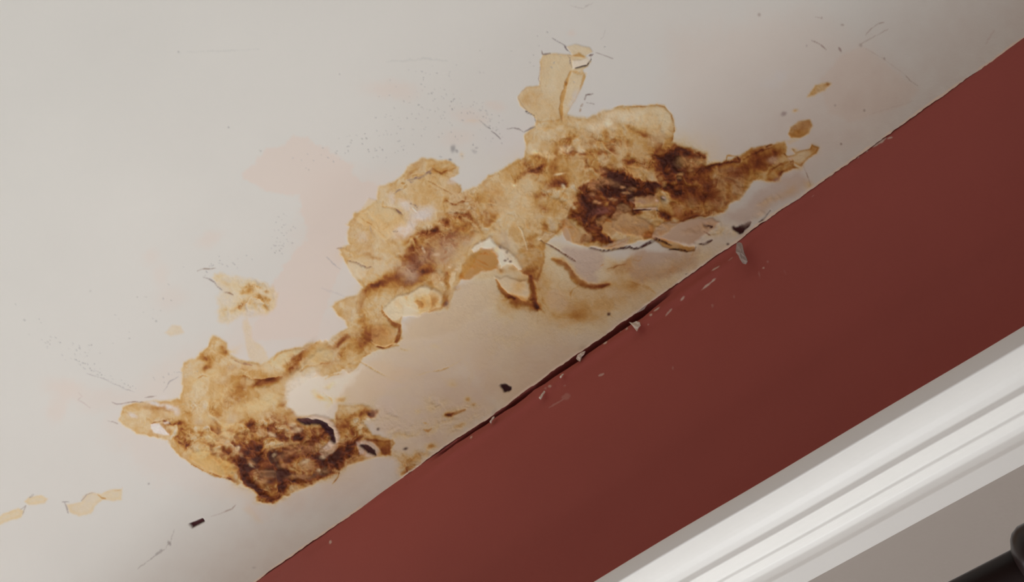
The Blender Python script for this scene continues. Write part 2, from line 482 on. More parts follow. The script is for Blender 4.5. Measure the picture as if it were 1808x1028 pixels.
# long tongue to the right
poly('1200 330 1244 296 1270 287 1305 275 1353 257 1384 250 1386 275 1350 305 1322 325 1312 345 1290 356 1282 372 1250 380 1235 382 1200 390 1186 380 1184 350', .26, 4, 4, rg=.12)
blobs('1330 293 42 13 18 .28;1290 315 40 12 14 .22 .1;1252 292 32 5 12 .34 .2;1300 282 20 4 20 .2;1250 340 26 12 -10 .26 .3;1228 352 16 12 0 .28 .3;1245 350 12 9 0 .25;1215 335 16 12 -20 .16 .3;1270 350 30 16 20 .10;1360 270 22 10 15 .12;1210 378 30 8 0 .2 .3;1250 376 30 6 5 .2 .2;1225 330 40 14 20 .14 .2')
cblobs('1283 300 20 5 0 .5;1270 320 30 4 15 .25;1300 330 12 20 20 .25;1222 358 12 10 0 .4;1265 362 22 8 20 .3', (158, 116, 84))
stroke('1245 293 1260 291 1278 287 1292 285 1304 287 1306 282 1300 277', 3.4, .35, warp=1.5, h=-.6)
stroke('1281 284 1283 275 1292 275 1303 277', 2.6, .45, warp=1)
stroke('1312 282 1330 273 1348 265 1362 260', 3, .30, warp=1.5)
stroke('1352 260 1358 256 1363 254', 2.6, .45, warp=1)
stroke('1384 272 1390 276 1394 277', 2, .4, warp=1)
stroke('1364 302 1370 296 1376 291 1390 286 1400 285 1402 291', 2.6, .30, warp=1.5)
stroke('1305 273 1323 265 1345 259 1360 255', 2, .14)
stroke('1384 250 1389 262 1386 272', 3, .12)
poly('1398 262 1404 268 1419 264 1430 262 1433 254 1446 260 1442 270 1428 279 1414 294 1402 288 1392 276 1404 272', .24, 1.2, 1.5, rim=.22, rw=2, h=.5)
blobs('1437 263 8 8 0 .28;1402 264 6 3 -10 .3;1415 290 5 4 0 .2', 1)
poly('1362 300 1374 290 1400 286 1408 296 1384 306 1374 321 1360 323 1352 312', .12, 2, 3, rim=.12)
blobs('1408 296 7 4 0 .25;1372 320 7 4 0 .25;1357 320 7 3 0 .22;1344 314 4 3 0 .2;1380 306 8 4 30 .2', 2)
cblobs('1366 285 10 6 0 .6;1396 280 5 3 0 .8', (200, 174, 150))
poly('1392 236 1396 224 1412 215 1430 212 1434 222 1428 235 1412 243 1396 243', .60, 2.5, 1.5, h=.3)
poly('1426 170 1440 150 1462 146 1468 148 1456 160 1440 168', .38, 3, 2, rim=.05, h=.3)
poly('1398 244 1386 248 1392 254 1410 246', .15, 3, 2)
blobs('1405 195 5 3 0 .35;1463 149 4 3 0 .3;1415 225 14 7 10 .06', 2)
cblobs('1385 201 5 4 0 .8;1424 80 2 2 0 .5', (150, 132, 130), warp=2)
# lower skin along the wall
over('1160 400 1180 393 1235 384 1260 384 1272 392 1262 406 1240 420 1228 432 1200 432 1176 424 1152 418', (182, 152, 126), .85, 2, 3, h=1.5)
blobs('1250 398 10 6 0 .2 .8;1238 405 20 8 0 .1 .5;1215 412 12 5 0 .08 .4;1270 400 14 18 0 .12 .3;1290 412 16 10 0 .15 .3;1262 416 16 6 0 .12 .3')
stroke('1246 396 1252 400 1259 402 1256 405', 3, col=(78, 34, 30), warp=3, h=-1)
stroke('1243 409 1250 414 1256 418', 2.2, col=(140, 96, 70), warp=2)
stroke('1184 394 1200 392 1215 385 1234 381 1256 380', 3, .30, warp=1.5, h=-.6)
poly('1152 419 1170 420 1190 428 1208 434 1226 435 1226 442 1208 444 1186 440 1170 434 1158 424', .42, 1, 1.5, h=-1.5)
stroke('1040 437 1064 443 1090 438 1112 436 1120 440 1134 436 1150 426 1158 420 1170 425 1184 432', 3.8, col=(74, 30, 28), warp=1.5, h=-1.8)
stroke('1183 440 1200 440 1214 443 1226 441 1229 436', 3.4, col=(78, 34, 30), warp=1, h=-1.4)
stroke('1236 431 1246 430 1258 424', 4, col=(78, 32, 28), warp=1, h=-1.6)
stroke('1226 442 1222 452 1218 460', 2, .18, warp=1)
over('1060 436 1090 425 1112 420 1108 432 1080 438', (188, 160, 138), .7, 1.5, 2, h=1)
stroke('1074 437 1092 432 1108 424', 1.8, .25, warp=1)
cblobs('1295 402 3 3 0 1', (64, 28, 28), warp=1)
stroke('1296 404 1304 406 1313 401 1323 393', 11, col=(56, 24, 26), warp=1, h=-1.2, soft=.5)
stroke('1339 392 1346 387 1352 380 1360 372', 2.6, col=(66, 36, 32), warp=2, h=-1)
cblobs('1285 431 3 2 0 .9;1213 484 3 1.5 20 .8', (70, 30, 28), warp=1)
over('1300 375 1330 350 1370 320 1410 300 1428 320 1400 345 1350 375 1315 400 1290 390 1280 378', (184, 162, 148), .55, 8, 4)
blobs('1425 325 7 8 -30 .24;1395 335 14 5 25 .14;1375 350 20 5 30 .14 .2;1355 362 14 5 30 .10;1400 322 20 8 20 .05;1350 358 20 4 35 .1 .3;1340 378 14 5 30 .1 .5')
stroke('1417 292 1424 305 1428 318 1430 326', 1.0, col=(158, 132, 116), warp=1)
# ---- under the crack
over('1100 460 1150 440 1200 446 1235 440 1230 470 1180 490 1130 500 1110 480', (172, 140, 116), .6, 6, 5)
over('990 440 1050 438 1064 450 1066 470 1050 480 1054 498 1034 500 1020 485 1012 466 996 452', (184, 162, 148), .75, 6, 4, h=-.3)
stroke('952 424 975 436 995 450 1008 456 1016 462', 3, col=(120, 78, 56), warp=1.2, h=-.9)
blobs('965 440 20 12 0 .04;985 462 10 6 -20 .2;1000 470 14 7 -35 .25;1012 484 10 7 -55 .22;1025 498 10 6 -30 .22;1040 504 12 5 0 .2;1066 504 9 7 0 .40;1052 508 12 4 0 .25;1080 502 12 4 0 .08', 3)
stroke('976 459 995 468 1004 476 1012 488 1022 498 1038 505 1056 507 1076 502', 9, .30, warp=2, h=-.7)
blobs('1100 470 22 9 0 .18;1110 462 20 7 10 .1;1125 455 18 4 10 .10;1092 477 14 9 0 .16;1085 460 20 10 0 .08')
stroke('1072 474 1084 473 1092 468 1106 466', 2.2, .25, warp=2)
stroke('1058 471 1066 467', 1.6, .25)
stroke('1060 445 1066 440', 1.5, .2)
stroke('1120 458 1130 462 1136 455', 1.5, .2)
stroke('1110 497 1130 503 1148 510 1158 518', 4, .12, warp=1.5)
blobs('1135 515 26 10 -25 .12;1120 505 12 4 0 .1;1180 480 24 5 15 .10;1195 470 20 5 20 .08;1020 560 16 10 0 .14;1005 556 30 6 0 .08;1040 550 30 20 0 .05;1100 540 40 20 20 .05;1190 500 20 8 30 .05')
stroke('1008 530 1010 518 1014 510 1022 506', 2.4, .16)
stroke('940 470 950 505 958 530 972 552 990 562 1010 562', 3, .08)
cblobs('1075 555 3 3 0 1', (80, 34, 24), warp=1)
stroke('1076 556 1080 560', 1, .2)
over('970 515 985 510 1000 520 1004 540 990 550 972 545 962 530', (198, 170, 136), .6, 4, 4)
# ---- middle: brown trough and pale crest
poly('700 470 740 430 790 395 840 370 870 362 885 380 860 405 832 412 812 440 790 470 790 500 770 505 740 500 715 505', .16, 10, 6, rg=.25, h=-.8)
blobs('840 358 40 14 20 .20 .1;800 388 40 10 32 .24 .4;760 410 30 10 38 .22 .5;725 432 22 9 40 .26 .5;728 455 12 16 0 .10;738 475 12 16 0 .12;690 500 40 9 15 .24;668 502 14 7 20 .22;730 505 26 7 12 .16;800 410 30 7 30 .12;875 345 24 12 0 .10;860 385 24 12 0 .14;880 400 24 10 0 .14 .2;905 405 20 10 0 .12;950 345 12 10 0 .08')
blobs('726 441 4 5 0 .15;713 432 6 4 0 .20;706 453 4 3 0 .35;752 480 10 6 15 .50;790 397 8 5 40 .18;770 408 8 4 0 .18;812 383 6 4 0 .15;802 400 5 5 0 .15', 2)
cblobs('722 482 16 18 10 .70;765 445 14 10 0 .35;800 430 26 16 30 .45;790 455 20 22 0 .45;775 460 16 10 0 .3;830 420 16 10 30 .45;745 456 14 10 0 .35', (180, 154, 130))
cblobs('748 442 2 6 20 .7;794 472 3 2 0 .9;770 450 6 3 0 .4;806 476 4 3 0 .8;800 485 3 6 20 .6', (220, 200, 170), warp=2)
poly('590 560 606 540 600 575', .02)
# dark furrow of the neck
stroke('655 505 645 515 638 528 632 545 640 560 640 580 650 600 636 620', 10, .13, warp=3, h=-.8)
stroke('612 592 600 604 588 612 575 615', 8, .22, warp=2, h=-.6)
blobs('672 500 22 8 15 .15;660 508 10 6 40 .2;648 520 8 12 -30 .16;640 540 6 12 0 .16;705 495 18 9 0 .1;646 560 16 20 0 .06;650 588 16 16 0 .12;672 590 24 18 0 .16;610 598 20 6 25 .14;600 604 16 5 28 .20;640 605 10 14 -30 .2')
# round blister on the neck
over('655 580 662 572 680 574 696 580 700 594 694 606 680 611 664 608 655 598', (196, 152, 96), .55, 2, 1.5, h=1.2)
stroke('655 602 664 609 680 612 694 606 700 596', 2.2, col=(214, 184, 132), al=.8, warp=.8, h=.6)
stroke('665 612 680 615 694 611 704 610', 3.4, .5, warp=1, h=-1)
stroke('684 566 694 574 704 576 706 586 702 598 700 606', 6, .36, warp=2, h=-.8)
stroke('672 540 674 550 678 558 690 568', 3.4, .34, warp=1.5, h=-.8)
stroke('708 616 720 620', 2, .15)
# pale torn crest
over('680 556 674 546 686 534 700 524 724 520 738 512 752 505 764 510 776 514 784 522 780 540 764 548 746 556 732 560 712 558 696 566 684 562', (214, 198, 166), .85, 2, 3, h=2.2)
blobs('752 528 12 10 0 .30 .2;762 538 20 8 20 .24 .2;772 530 10 12 0 .14;746 540 6 9 0 .22;738 530 4 8 0 .2;750 550 16 3 10 .2;720 528 8 3 -30 .15;700 540 10 8 0 .02')
over('762 482 774 477 784 484 786 500 780 512 768 506 762 494', (202, 172, 128), .65, 2, 2, h=1.6)
stroke('776 492 782 500 784 512', 3, col=(212, 192, 156), al=.7)
stroke('788 482 790 500 790 515 786 528 790 536', 8, .18, warp=2, h=-1)
blobs('788 538 7 6 0 .55;790 545 3 3 0 .2', 2)
over('800 478 806 480 804 494 796 506 792 498', (208, 186, 148), .8, 1.5, 1.5, h=1)
cblobs('808 508 6 5 0 .75', (180, 150, 124), warp=2)
stroke('803 510 808 513 814 510', 2, .25)
# white crest right of it
over('833 440 846 428 858 421 866 415 872 425 880 432 892 436 902 444 912 452 918 462 926 478 918 478 908 468 898 466 888 474 880 462 876 446 868 436 852 436 836 444', (218, 206, 184), .92, 1.5, 3, h=2.4)
over('900 412 908 424 915 440 925 455 932 470 924 476 912 468 900 455 890 440', (212, 192, 158), .55, 3, 4, h=1)
cblobs('890 430 12 10 0 .5;888 415 10 8 0 .4', (184, 158, 132))
cblobs('893 459 3 2 0 .9;903 461 3 2.5 0 .9;884 436 3 2 -40 .7;896 444 3 3 -50 .6;898 456 2 2 0 .6', (100, 70, 56), warp=1)
over('818 470 836 446 850 438 872 436 880 450 880 476 850 480 828 492 812 494', (176, 126, 58), .92, 3, 3, h=1)
stroke('846 448 856 446 866 449', 3, .40, warp=1); stroke('842 458 852 463 862 468', 2.4, .3, warp=1)
stroke('842 450 838 462 850 470 866 476', 3, .16, warp=1.5)
blobs('838 470 7 4 0 .2;816 487 5 5 0 .3;885 478 16 5 -20 .22 .3;908 476 8 5 -20 .26;878 440 4 8 0 .2;925 455 10 16 0 .14;935 440 20 10 0 .14;945 480 20 26 0 .16;930 465 10 8 0 .1;955 520 14 20 0 .08;860 484 24 6 10 .08;925 425 12 5 0 .1')
stroke('915 400 922 408 926 420 930 434 932 440', 2.2, col=(222, 204, 166), al=.85, warp=1.2, h=1.2)
stroke('950 418 952 424 962 412 970 414 980 412', 1.8, col=(220, 200, 164), al=.85, warp=1.5, h=1)
blobs('944 418 10 5 30 .25 .3;962 400 5 8 20 .2;936 430 5 8 0 .2;992 400 7 16 -10 .32;984 412 8 6 0 .25;1008 402 5 3 0 .35', 3)
cblobs('972 400 8 12 20 .4;970 415 8 4 0 .4', (180, 146, 116))
# fold with the brown v
over('872 487 884 492 892 489 908 492 920 498 934 494 935 510 936 524 930 534 918 530 908 522 898 520 886 508', (208, 188, 156), .75, 1.5, 2, h=1.8)
blobs('916 508 10 14 -15 .22;896 500 6 14 30 -.02', 3)
stroke('876 494 884 510 894 521 908 528', 6, .40, warp=1, h=-1)
stroke('937 489 939 505 941 520 943 534 948 546', 8, .46, warp=1.5, h=-1, soft=1.3)
stroke('904 526 914 534 928 538 940 540 950 542', 13, .44, warp=2.5, h=-1, soft=1.3)
stroke('946 540 954 546 962 552', 3, .25)
blobs('900 535 20 6 -20 .12;890 545 24 10 -20 .06;895 528 14 5 -35 .14;920 548 26 5 -5 .05;860 515 20 8 -20 .03;830 520 20 14 -20 -.01;905 560 16 10 0 .05;885 600 16 8 0 .05;925 600 14 10 0 .04;870 620 10 8 0 .03')
over('800 514 830 496 870 500 884 518 870 540 830 560 800 590 760 600 720 600 712 570 740 556 784 548', (198, 176, 146), .65, 8, 5, h=.7)
# ---- pale pieces upper left of the neck
over('650 352 680 360 712 384 728 392 726 400 706 404 690 418 680 424 664 410 648 400 632 390 636 372', (206, 180, 134), .55, 2, 3, h=.8)
cblobs('745 376 22 12 15 .9;712 408 20 12 20 .9;728 395 10 8 30 .7;690 350 6 12 0 .5;718 360 16 8 -20 .7;640 420 12 10 0 .3;800 318 8 8 0 .6', (206, 196, 188), warp=4)
stroke('676 366 686 366 694 368 704 374 712 380', 3.4, .22, warp=1.2, h=-.8)
stroke('698 370 706 376 711 379', 3.4, col=(130, 100, 88), warp=1)
stroke('676 356 675 366', 2, .18)
stroke('720 316 730 312 740 308 752 306', 3.4, .24, warp=3); stroke('716 318 728 302 740 296', 4, .24, warp=2)
stroke('720 318 732 316 742 312 750 308 758 302 764 298', 3.6, col=(136, 108, 98), warp=2, h=-.9)
stroke('722 318 726 322 730 320', 3, col=(150, 124, 112), warp=1)
stroke('696 342 702 336 712 334', 2.6, col=(142, 120, 110), warp=1.5); stroke('708 324 716 324', 2.4, .35); stroke('712 334 718 330 719 326', 2.6, .3)
stroke('764 296 772 302 780 306 788 302 800 298 806 296', 3, .25, warp=1.5, h=-.5)
blobs('778 298 22 8 8 .16 .2;740 290 16 6 25 .06;728 304 14 6 40 .14;785 303 8 4 0 .12;700 330 10 8 0 .05;770 292 10 3 0 .05')
cblobs('786 294 8 3 20 .6', (212, 192, 150), warp=1)
stroke('756 320 770 326 782 334 794 340 804 346', 2.2, .22, warp=1, h=-.5)
stroke('788 354 800 362 808 362 818 356 828 356', 3, .34, warp=1.5, h=-.5)
stroke('794 340 800 350 806 344 812 338', 3, .14)
blobs('788 355 7 4 0 .22;800 362 6 3 0 .15;810 350 12 6 0 .1')
stroke('730 366 736 372 740 370', 2, col=(222, 214, 204), h=.8); stroke('726 360 734 362 738 366', 1.6, col=(140, 114, 100))
stroke('634 382 644 390 656 396', 2, .16, warp=1); stroke('660 402 672 412 682 420', 2.6, .14, warp=1)
stroke('652 398 656 412 662 420', 2, col=(170, 148, 128)); stroke('690 406 702 400 708 396', 2, .1); stroke('692 408 702 408', 2, col=(140, 118, 106))
stroke('613 461 624 464 636 470 646 472 656 471', 2, col=(140, 104, 84), warp=2, h=-.7)
over('614 464 630 468 650 474 640 490 626 496 616 486', (212, 198, 172), .5, 2, 3, h=.6)
stroke('594 440 606 438', 1.6, col=(165, 138, 116)); blobs('660 458 10 3 0 .3;648 452 8 4 -20 .22;620 452 30 12 0 .05;640 440 26 12 0 .06;672 398 30 20 0 .05;700 420 20 8 30 .1;680 300 1 1 0 0;760 340 30 14 0 .05;830 345 20 10 0 .08')
cblobs('690 475 16 8 0 .55;700 465 14 8 0 .4;680 455 14 5 0 .4', (204, 188, 160))
cblobs('760 305 2 2 0 1', (110, 90, 84))
cblobs('800 264 4 7 -10 .7;806 268 3 4 0 .6;794 283 3 2 0 .9;838 268 6 3 -30 .35;842 262 3 2 0 .4', (132, 128, 128), warp=2)
blobs('815 275 4 6 0 .12;835 213 10 3 0 .06', 2)

# ---- left-hand patch
blobs('390 625 26 7 18 .22;358 630 9 5 -15 .45;362 647 9 4 20 .42;391 614 5 5 0 .32;400 621 9 3 5 .28;372 640 8 10 30 .2;430 650 30 8 5 .10;470 660 30 7 0 .10;425 668 26 6 -8 .12;465 675 20 6 10 .26;448 680 14 5 -5 .16;480 672 12 4 10 .2;520 640 24 9 40 .34;508 652 16 8 40 .20;535 625 18 8 38 .22;425 683 8 12 30 .22;420 700 20 14 0 .14;500 660 20 10 0 .12;440 700 30 8 10 .05;498 714 6 5 0 .3;500 700 6 14 10 .16;520 728 20 7 0 .18;495 735 14 8 0 .14', 5)
stroke('430 662 438 667 452 670 470 671 484 668 496 664', 4, .22, warp=2, h=-1.6)
poly('448 670 480 668 496 664 490 674 470 686 455 682', .20, 3, 3, h=-1.6)
stroke('575 605 560 612 548 622 536 634 524 646 512 658', 12, .12, warp=3, h=-2.2)
cblobs('545 612 16 6 38 .45', (172, 148, 124))
over('475 634 496 622 540 616 520 630 505 642 485 645', (206, 188, 148), .8, 3, 2, h=.6)
stroke('483 634 490 625 500 620 514 618', 3, .14, warp=1)
over('400 628 430 640 460 640 474 636 480 648 450 650 420 650 408 640', (206, 190, 158), .5, 3, 3, h=.5)
stroke('414 635 424 639 436 641 446 643', 2.6, col=(164, 124, 92), warp=1)
over('550 620 568 612 580 614 590 628 570 640 556 642 546 634', (204, 178, 128), .5, 3, 3, h=.8)
stroke('530 656 540 648 556 646 572 640', 2.6, .20, warp=2, h=-.5)
over('512 672 530 662 548 656 566 664 590 662 614 656 640 650 610 690 600 715 585 735 560 736 530 732 508 718 506 695', (216, 204, 186), .88, 9, 6, h=.6)
stroke('606 658 596 660 584 662 574 668', 2.2, .26, warp=1.5); blobs('585 676 8 5 0 .16 .5;580 682 6 3 0 .18 .3;565 700 9 5 -25 .28;575 704 12 4 -20 .16;585 712 5 12 -20 .12;605 706 9 6 0 .34;556 690 6 4 0 .12 .4', 4)
stroke('571 692 578 698 586 704 590 714', 3, .18, warp=2, h=-.4)
stroke('640 656 660 664 682 664', 1, .0)
cblobs('395 690 16 12 0 .4;455 715 30 14 10 .75;480 705 18 10 0 .5;400 755 24 8 0 .65;380 705 20 12 0 .3;420 720 12 8 0 .4;345 672 16 14 0 .4;378 660 20 10 0 .4;365 735 12 8 0 .4;410 738 16 8 -20 .4', (212, 188, 140), warp=6)
cblobs('410 740 10 12 -20 .45;455 770 16 10 0 .5;350 745 10 6 0 .3;410 650 14 6 0 .4', (186, 162, 138), warp=6)
stroke('350 665 358 661 366 663', 3, .38, warp=1, h=-.5)
blobs('285 722 22 6 -5 .20;262 718 14 5 0 .12;240 725 20 8 0 -.02;316 748 14 4 0 .44 .2;300 745 12 5 -20 .2 .3;290 752 5 6 0 .25;296 764 8 5 -40 .28 .3;310 772 9 5 -20 .16 .3;345 760 22 4 -20 .22 .4;355 765 8 5 -30 .2;330 760 14 6 0 .14 .5;365 758 8 5 0 .25 .7;380 735 8 14 0 .26 .6;372 715 20 8 0 .1 .5;330 712 14 6 0 .08 .6;340 725 16 8 0 .08 .5;330 785 22 8 -30 .10 .5;320 770 30 20 -20 .06 .8', 5)
stroke('213 711 226 709 240 708 254 709', 2, col=(150, 122, 104), warp=1.5); stroke('256 700 268 699 276 697', 2, col=(158, 142, 134), warp=1)
cblobs('275 712 16 4 -12 .9;300 718 12 5 -20 .8;312 725 5 8 0 .6;236 733 9 4 -20 .8;288 700 8 4 0 .5', (204, 196, 190), warp=3)
over('267 748 282 748 288 756 298 768 290 769 272 764 266 756', (212, 202, 194), 1, 1.5, 1.5)
stroke('268 747 280 744 290 742 300 746 296 750', 2.2, .45, warp=1); cblobs('294 745 5 2 10 .9', (220, 208, 196), warp=1)
# crumbling dark belly of the left patch
RB = '340 780 372 748 410 760 440 748 480 738 520 735 560 742 590 752 620 742 640 728 668 722 668 735 640 745 660 770 640 800 600 832 560 852 520 870 488 886 455 885 450 864 420 850 395 830 350 800'
poly(RB, .14, 10, 8, rg=.7, h=-.5)
over('334 808 345 792 360 795 380 805 405 815 418 830 412 843 390 840 360 828', (200, 160, 94), .75, 3, 3, h=1.6)
cblobs('352 800 16 8 -15 .6;372 795 20 6 -15 .5;380 780 20 8 -15 .5;400 768 20 6 -10 .45', (214, 190, 138))
stroke('337 821 359 833 381 842 400 845 409 847', 3.4, .48, warp=1, h=-.6)
blobs('404 842 6 4 0 .5;452 800 18 20 0 .40 .5;478 796 20 9 0 .44 .6;470 812 22 9 0 .36 .4;440 832 24 16 -20 .46 .4;425 815 14 12 -40 .36 .3;478 832 22 12 0 .50 .5;480 845 16 12 30 .50 .4;505 838 20 8 0 .40 .6;445 855 16 6 -20 .45 .5;470 865 20 14 0 .26 .3;500 862 26 10 20 .44 .3;525 850 20 10 20 .42 .4;555 843 24 9 30 .42 .4;462 872 10 12 30 .3;480 880 20 5 5 .34;565 815 22 12 0 .50 .3;590 808 24 9 10 .46 .3;585 795 30 10 0 .36 .2;570 830 24 12 20 .44 .4;596 822 14 10 0 .46 .3;540 800 20 14 0 .28 .3;530 775 24 14 0 .26 .3;550 765 30 14 0 .30 .1;575 772 12 16 0 .20;505 772 24 5 0 .42 .6;530 776 16 4 0 .36 .5;470 750 24 8 0 .24 .7;440 755 10 12 0 .28 .6;448 770 6 14 0 .25 .6;480 762 14 5 -20 .3 .8;500 752 16 6 0 .24 .9;405 800 14 4 -25 .36 .7;395 790 12 4 -20 .3 .8;388 795 16 3 -20 .24 .6;420 788 16 5 -25 .36 .8;430 800 12 5 -35 .40 .8;370 785 12 3 -25 .3 .6;430 778 14 6 -20 .16 .8;620 775 12 20 0 .26 .2;605 750 16 12 0 .40 .1;622 740 14 8 0 .3;640 730 20 6 8 .46;655 730 10 6 0 .34;615 790 10 12 30 .40;625 765 8 14 0 .28;640 795 20 6 20 .18;650 775 14 10 0 .06', 6)
cblobs('465 795 12 4 0 .0;470 838 20 6 0 .60;462 850 10 5 0 .6;500 822 10 5 10 .65;540 822 12 7 10 .75;565 832 14 6 5 .70;530 843 24 5 0 .55;500 805 20 6 20 .45;480 790 10 2.5 20 .7;445 818 8 4 -30 .6;520 795 20 10 0 .35;555 790 14 8 10 .35;505 740 18 10 0 .5;515 758 14 6 0 .6;415 795 6 5 -40 .8;425 805 6 3 -50 .7;395 782 10 4 -20 .5;630 808 12 5 15 .4', (182, 140, 98), warp=5)
cblobs('523 758 10 5 0 .7;516 748 6 4 0 .7;480 768 8 3 -20 .7;420 793 4 5 -30 .9;444 823 6 2 -40 .8;570 806 5 4 0 .7;560 830 4 3 0 .8;538 815 8 4 30 .7;476 784 6 2 10 .8;485 800 3 6 -30 .7', (218, 196, 160), warp=3)
cblobs('480 838 24 4 0 .6;490 846 12 6 30 .7;476 850 12 4 40 .55;450 828 9 6 -20 .5;505 838 16 3 0 .7;486 796 10 3 -30 .8;430 811 8 3 -30 .8;446 856 5 3 0 .7;565 812 8 5 0 .5', (70, 32, 22), warp=4)
# white lip and the black-brown crescent
over('540 738 560 732 580 738 590 752 600 770 598 780 586 792 576 796 570 790 584 778 590 768 584 756 572 746 556 742', (212, 190, 170), .85, 2, 2, h=2.0)
stroke('528 741 542 745 556 745 566 748 574 754 581 763 587 772 592 780', 12, col=(52, 22, 28), warp=1.2, h=-1.2, soft=.5)
cblobs('540 742 12 4 -10 .5', (110, 66, 58))
over('564 782 572 792 580 794 592 786 598 784 590 798 576 806 566 798', (204, 172, 138), .7, 2, 2, h=1.5)
# hole near the foot of the patch
over('628 782 645 776 664 778 674 790 668 804 650 806 634 800', (196, 178, 164), .8, 3, 3, h=.5)
stroke('637 787 645 789 652 793 658 797 664 803', 10, col=(58, 26, 26), warp=1, h=-1.2, soft=.5)
poly('645 774 665 774 680 778 694 776 698 784 692 794 692 804 676 802 670 790 660 780', .30, 2, 2, rim=.14, rw=2)
blobs('682 796 12 8 0 .2;690 782 6 8 0 .1')
blobs('1010 300 60 24 0 .06;1150 330 60 20 0 .10;950 300 40 20 20 .06;1340 285 50 16 18 .08')
stroke('597 835 596 842 590 850 586 854', 2.6, .8, warp=1)
cblobs('668 757 3 2.6 0 1;716 792 5 2.6 15 .95;740 832 1 1 0 .1', (66, 30, 28), warp=1)
# mottled strip next to the wall
blobs('720 820 24 10 40 .22 .6;705 805 14 8 0 .16 .4;740 805 26 8 30 .14 .5;758 790 14 5 20 .16 .4;722 832 12 7 30 .34 .5;735 825 8 5 40 .3 .4;715 835 9 5 30 .2;745 815 26 5 38 .1 .4;700 765 14 10 0 .10 .4;725 765 18 6 10 .10 .4;690 740 30 16 0 .03 .3;740 750 20 10 0 .05 .3;790 740 22 10 20 .08 .5;820 725 30 8 25 .07 .5;760 760 16 8 0 .08 .4;780 715 20 12 0 .05 .4;800 760 14 6 30 .1 .4;840 735 24 5 30 .08 .4;760 710 16 10 -30 .05 .3;800 675 10 6 0 .05')
stroke('748 758 756 761 762 756', 3, .6, warp=1); stroke('746 746 756 748', 2.4, .25)
stroke('787 732 798 734 808 729 822 724', 5, .34, warp=1.5, h=-.8); blobs('792 733 7 4 0 .5;826 706 5 4 0 .35;836 714 4 3 0 .25;812 752 9 4 15 .25;762 788 6 4 0 .2;738 726 6 4 0 .12;762 724 8 5 0 .14;746 802 6 4 0 .2;800 680 8 4 0 .1', 2)
stroke('636 640 650 648 664 656 682 664', 2, .26, warp=1, h=-.5); stroke('682 664 700 672 712 676', 1.5, .12)
stroke('766 656 778 654 792 648', 2.4, .34, warp=1, h=-.5); stroke('735 664 766 656', 1.2, .12); stroke('792 648 806 640 816 632', 1.6, .12)
stroke('820 640 832 660 828 680', 8, .03); blobs('650 720 10 20 -40 .08;700 690 18 8 10 .04;850 640 20 10 0 .03;900 600 10 14 0 .04;865 590 20 8 10 .03;720 620 10 4 0 .06;765 612 8 4 0 .08')
cblobs('690 680 30 10 0 .35;675 725 18 16 0 .45;690 755 24 8 0 .35;840 650 30 20 0 .2', (200, 180, 164))
stroke('885 680 892 686 900 686', 11, col=(48, 20, 24), warp=1, h=-1, soft=.5); over('886 678 892 678 904 683 900 689 892 690', (48, 20, 24), 1, 1, .5)
# little stain upper left
poly('376 494 384 488 420 488 440 494 462 500 482 506 490 520 484 540 470 556 440 556 420 566 400 574 384 570 388 552 380 530 390 516', .17, 5, 5, rg=.3)
blobs('440 512 8 8 20 .28 .4;432 520 6 5 0 .2;452 508 14 5 0 .08 .6;432 538 12 5 30 .30 .5;420 548 16 5 25 .20 .4;456 535 14 7 -30 .24 .5;462 528 10 4 0 .2;470 530 5 4 0 .2;400 552 14 6 15 .14;400 505 14 5 0 .1;440 545 22 8 0 .12 .4;472 540 8 10 -30 .14 .5;470 516 6 3 0 .25', 4)
stroke('358 491 368 494 378 500 384 508 392 514', 2.2, col=(150, 138, 132), warp=1); stroke('348 480 358 477 370 477 382 475', 1.8, col=(156, 140, 128), warp=1)
stroke('396 517 404 519 412 523', 2.6, col=(150, 120, 96), warp=1)
poly('426 570 436 560 444 584 446 600 460 612 470 620 474 634 455 640 440 630 432 606', .13, 3, 3); blobs('458 610 12 3 -40 .06;435 580 6 10 0 .05')
poly('292 588 306 574 320 576 326 587 302 593', .16, 3, 2)
# small stains far left
poly('-10 920 10 905 30 898 42 902 38 912 22 918 0 928', .17, 2, 2, rim=.05); poly('42 886 52 878 72 876 84 882 78 890 50 892', .17, 2, 1.5, rim=.05)
poly('118 892 130 888 142 886 146 876 160 870 178 874 196 866 214 864 216 884 200 886 180 884 172 890 160 906 140 910 124 904', .15, 2, 2, rim=.05)
stroke('172 874 178 880 186 882', 3, .35, warp=1); stroke('204 868 212 866 216 862', 2, .15); stroke('114 888 118 896 122 906', 2, col=(160, 150, 144)); stroke('110 888 122 886', 1.6, col=(158, 150, 146)); stroke('142 884 152 874 168 870', 1.6, col=(168, 154, 144)); stroke('52 880 58 874', 3, col=(160, 152, 148)); stroke('36 900 44 894 40 908', 1.5, col=(168, 158, 150))
# the slot and the crazing at the foot of the cove
over('332 926 356 916 360 922 338 933', (64, 30, 32), 1, 1, .4, h=-3)
stroke('372 912 392 906 408 900 414 892', 1.8, col=(166, 150, 140), warp=1.5); stroke('308 938 306 950 300 962 282 976 262 990 244 1006', 2, col=(160, 152, 146), warp=4, al=.8)
stroke('298 956 302 964', 5, col=(150, 142, 138), al=.8); stroke('276 978 286 970', 5, col=(152, 146, 142), al=.7); cblobs('262 855 2 2 0 .8;448 1002 4 2 0 .4', (150, 142, 138))
poly('426 900 440 894 450 908 462 924 452 926 440 916', .05, 5, 3)
stroke('600 720 601 721', 1, 0)
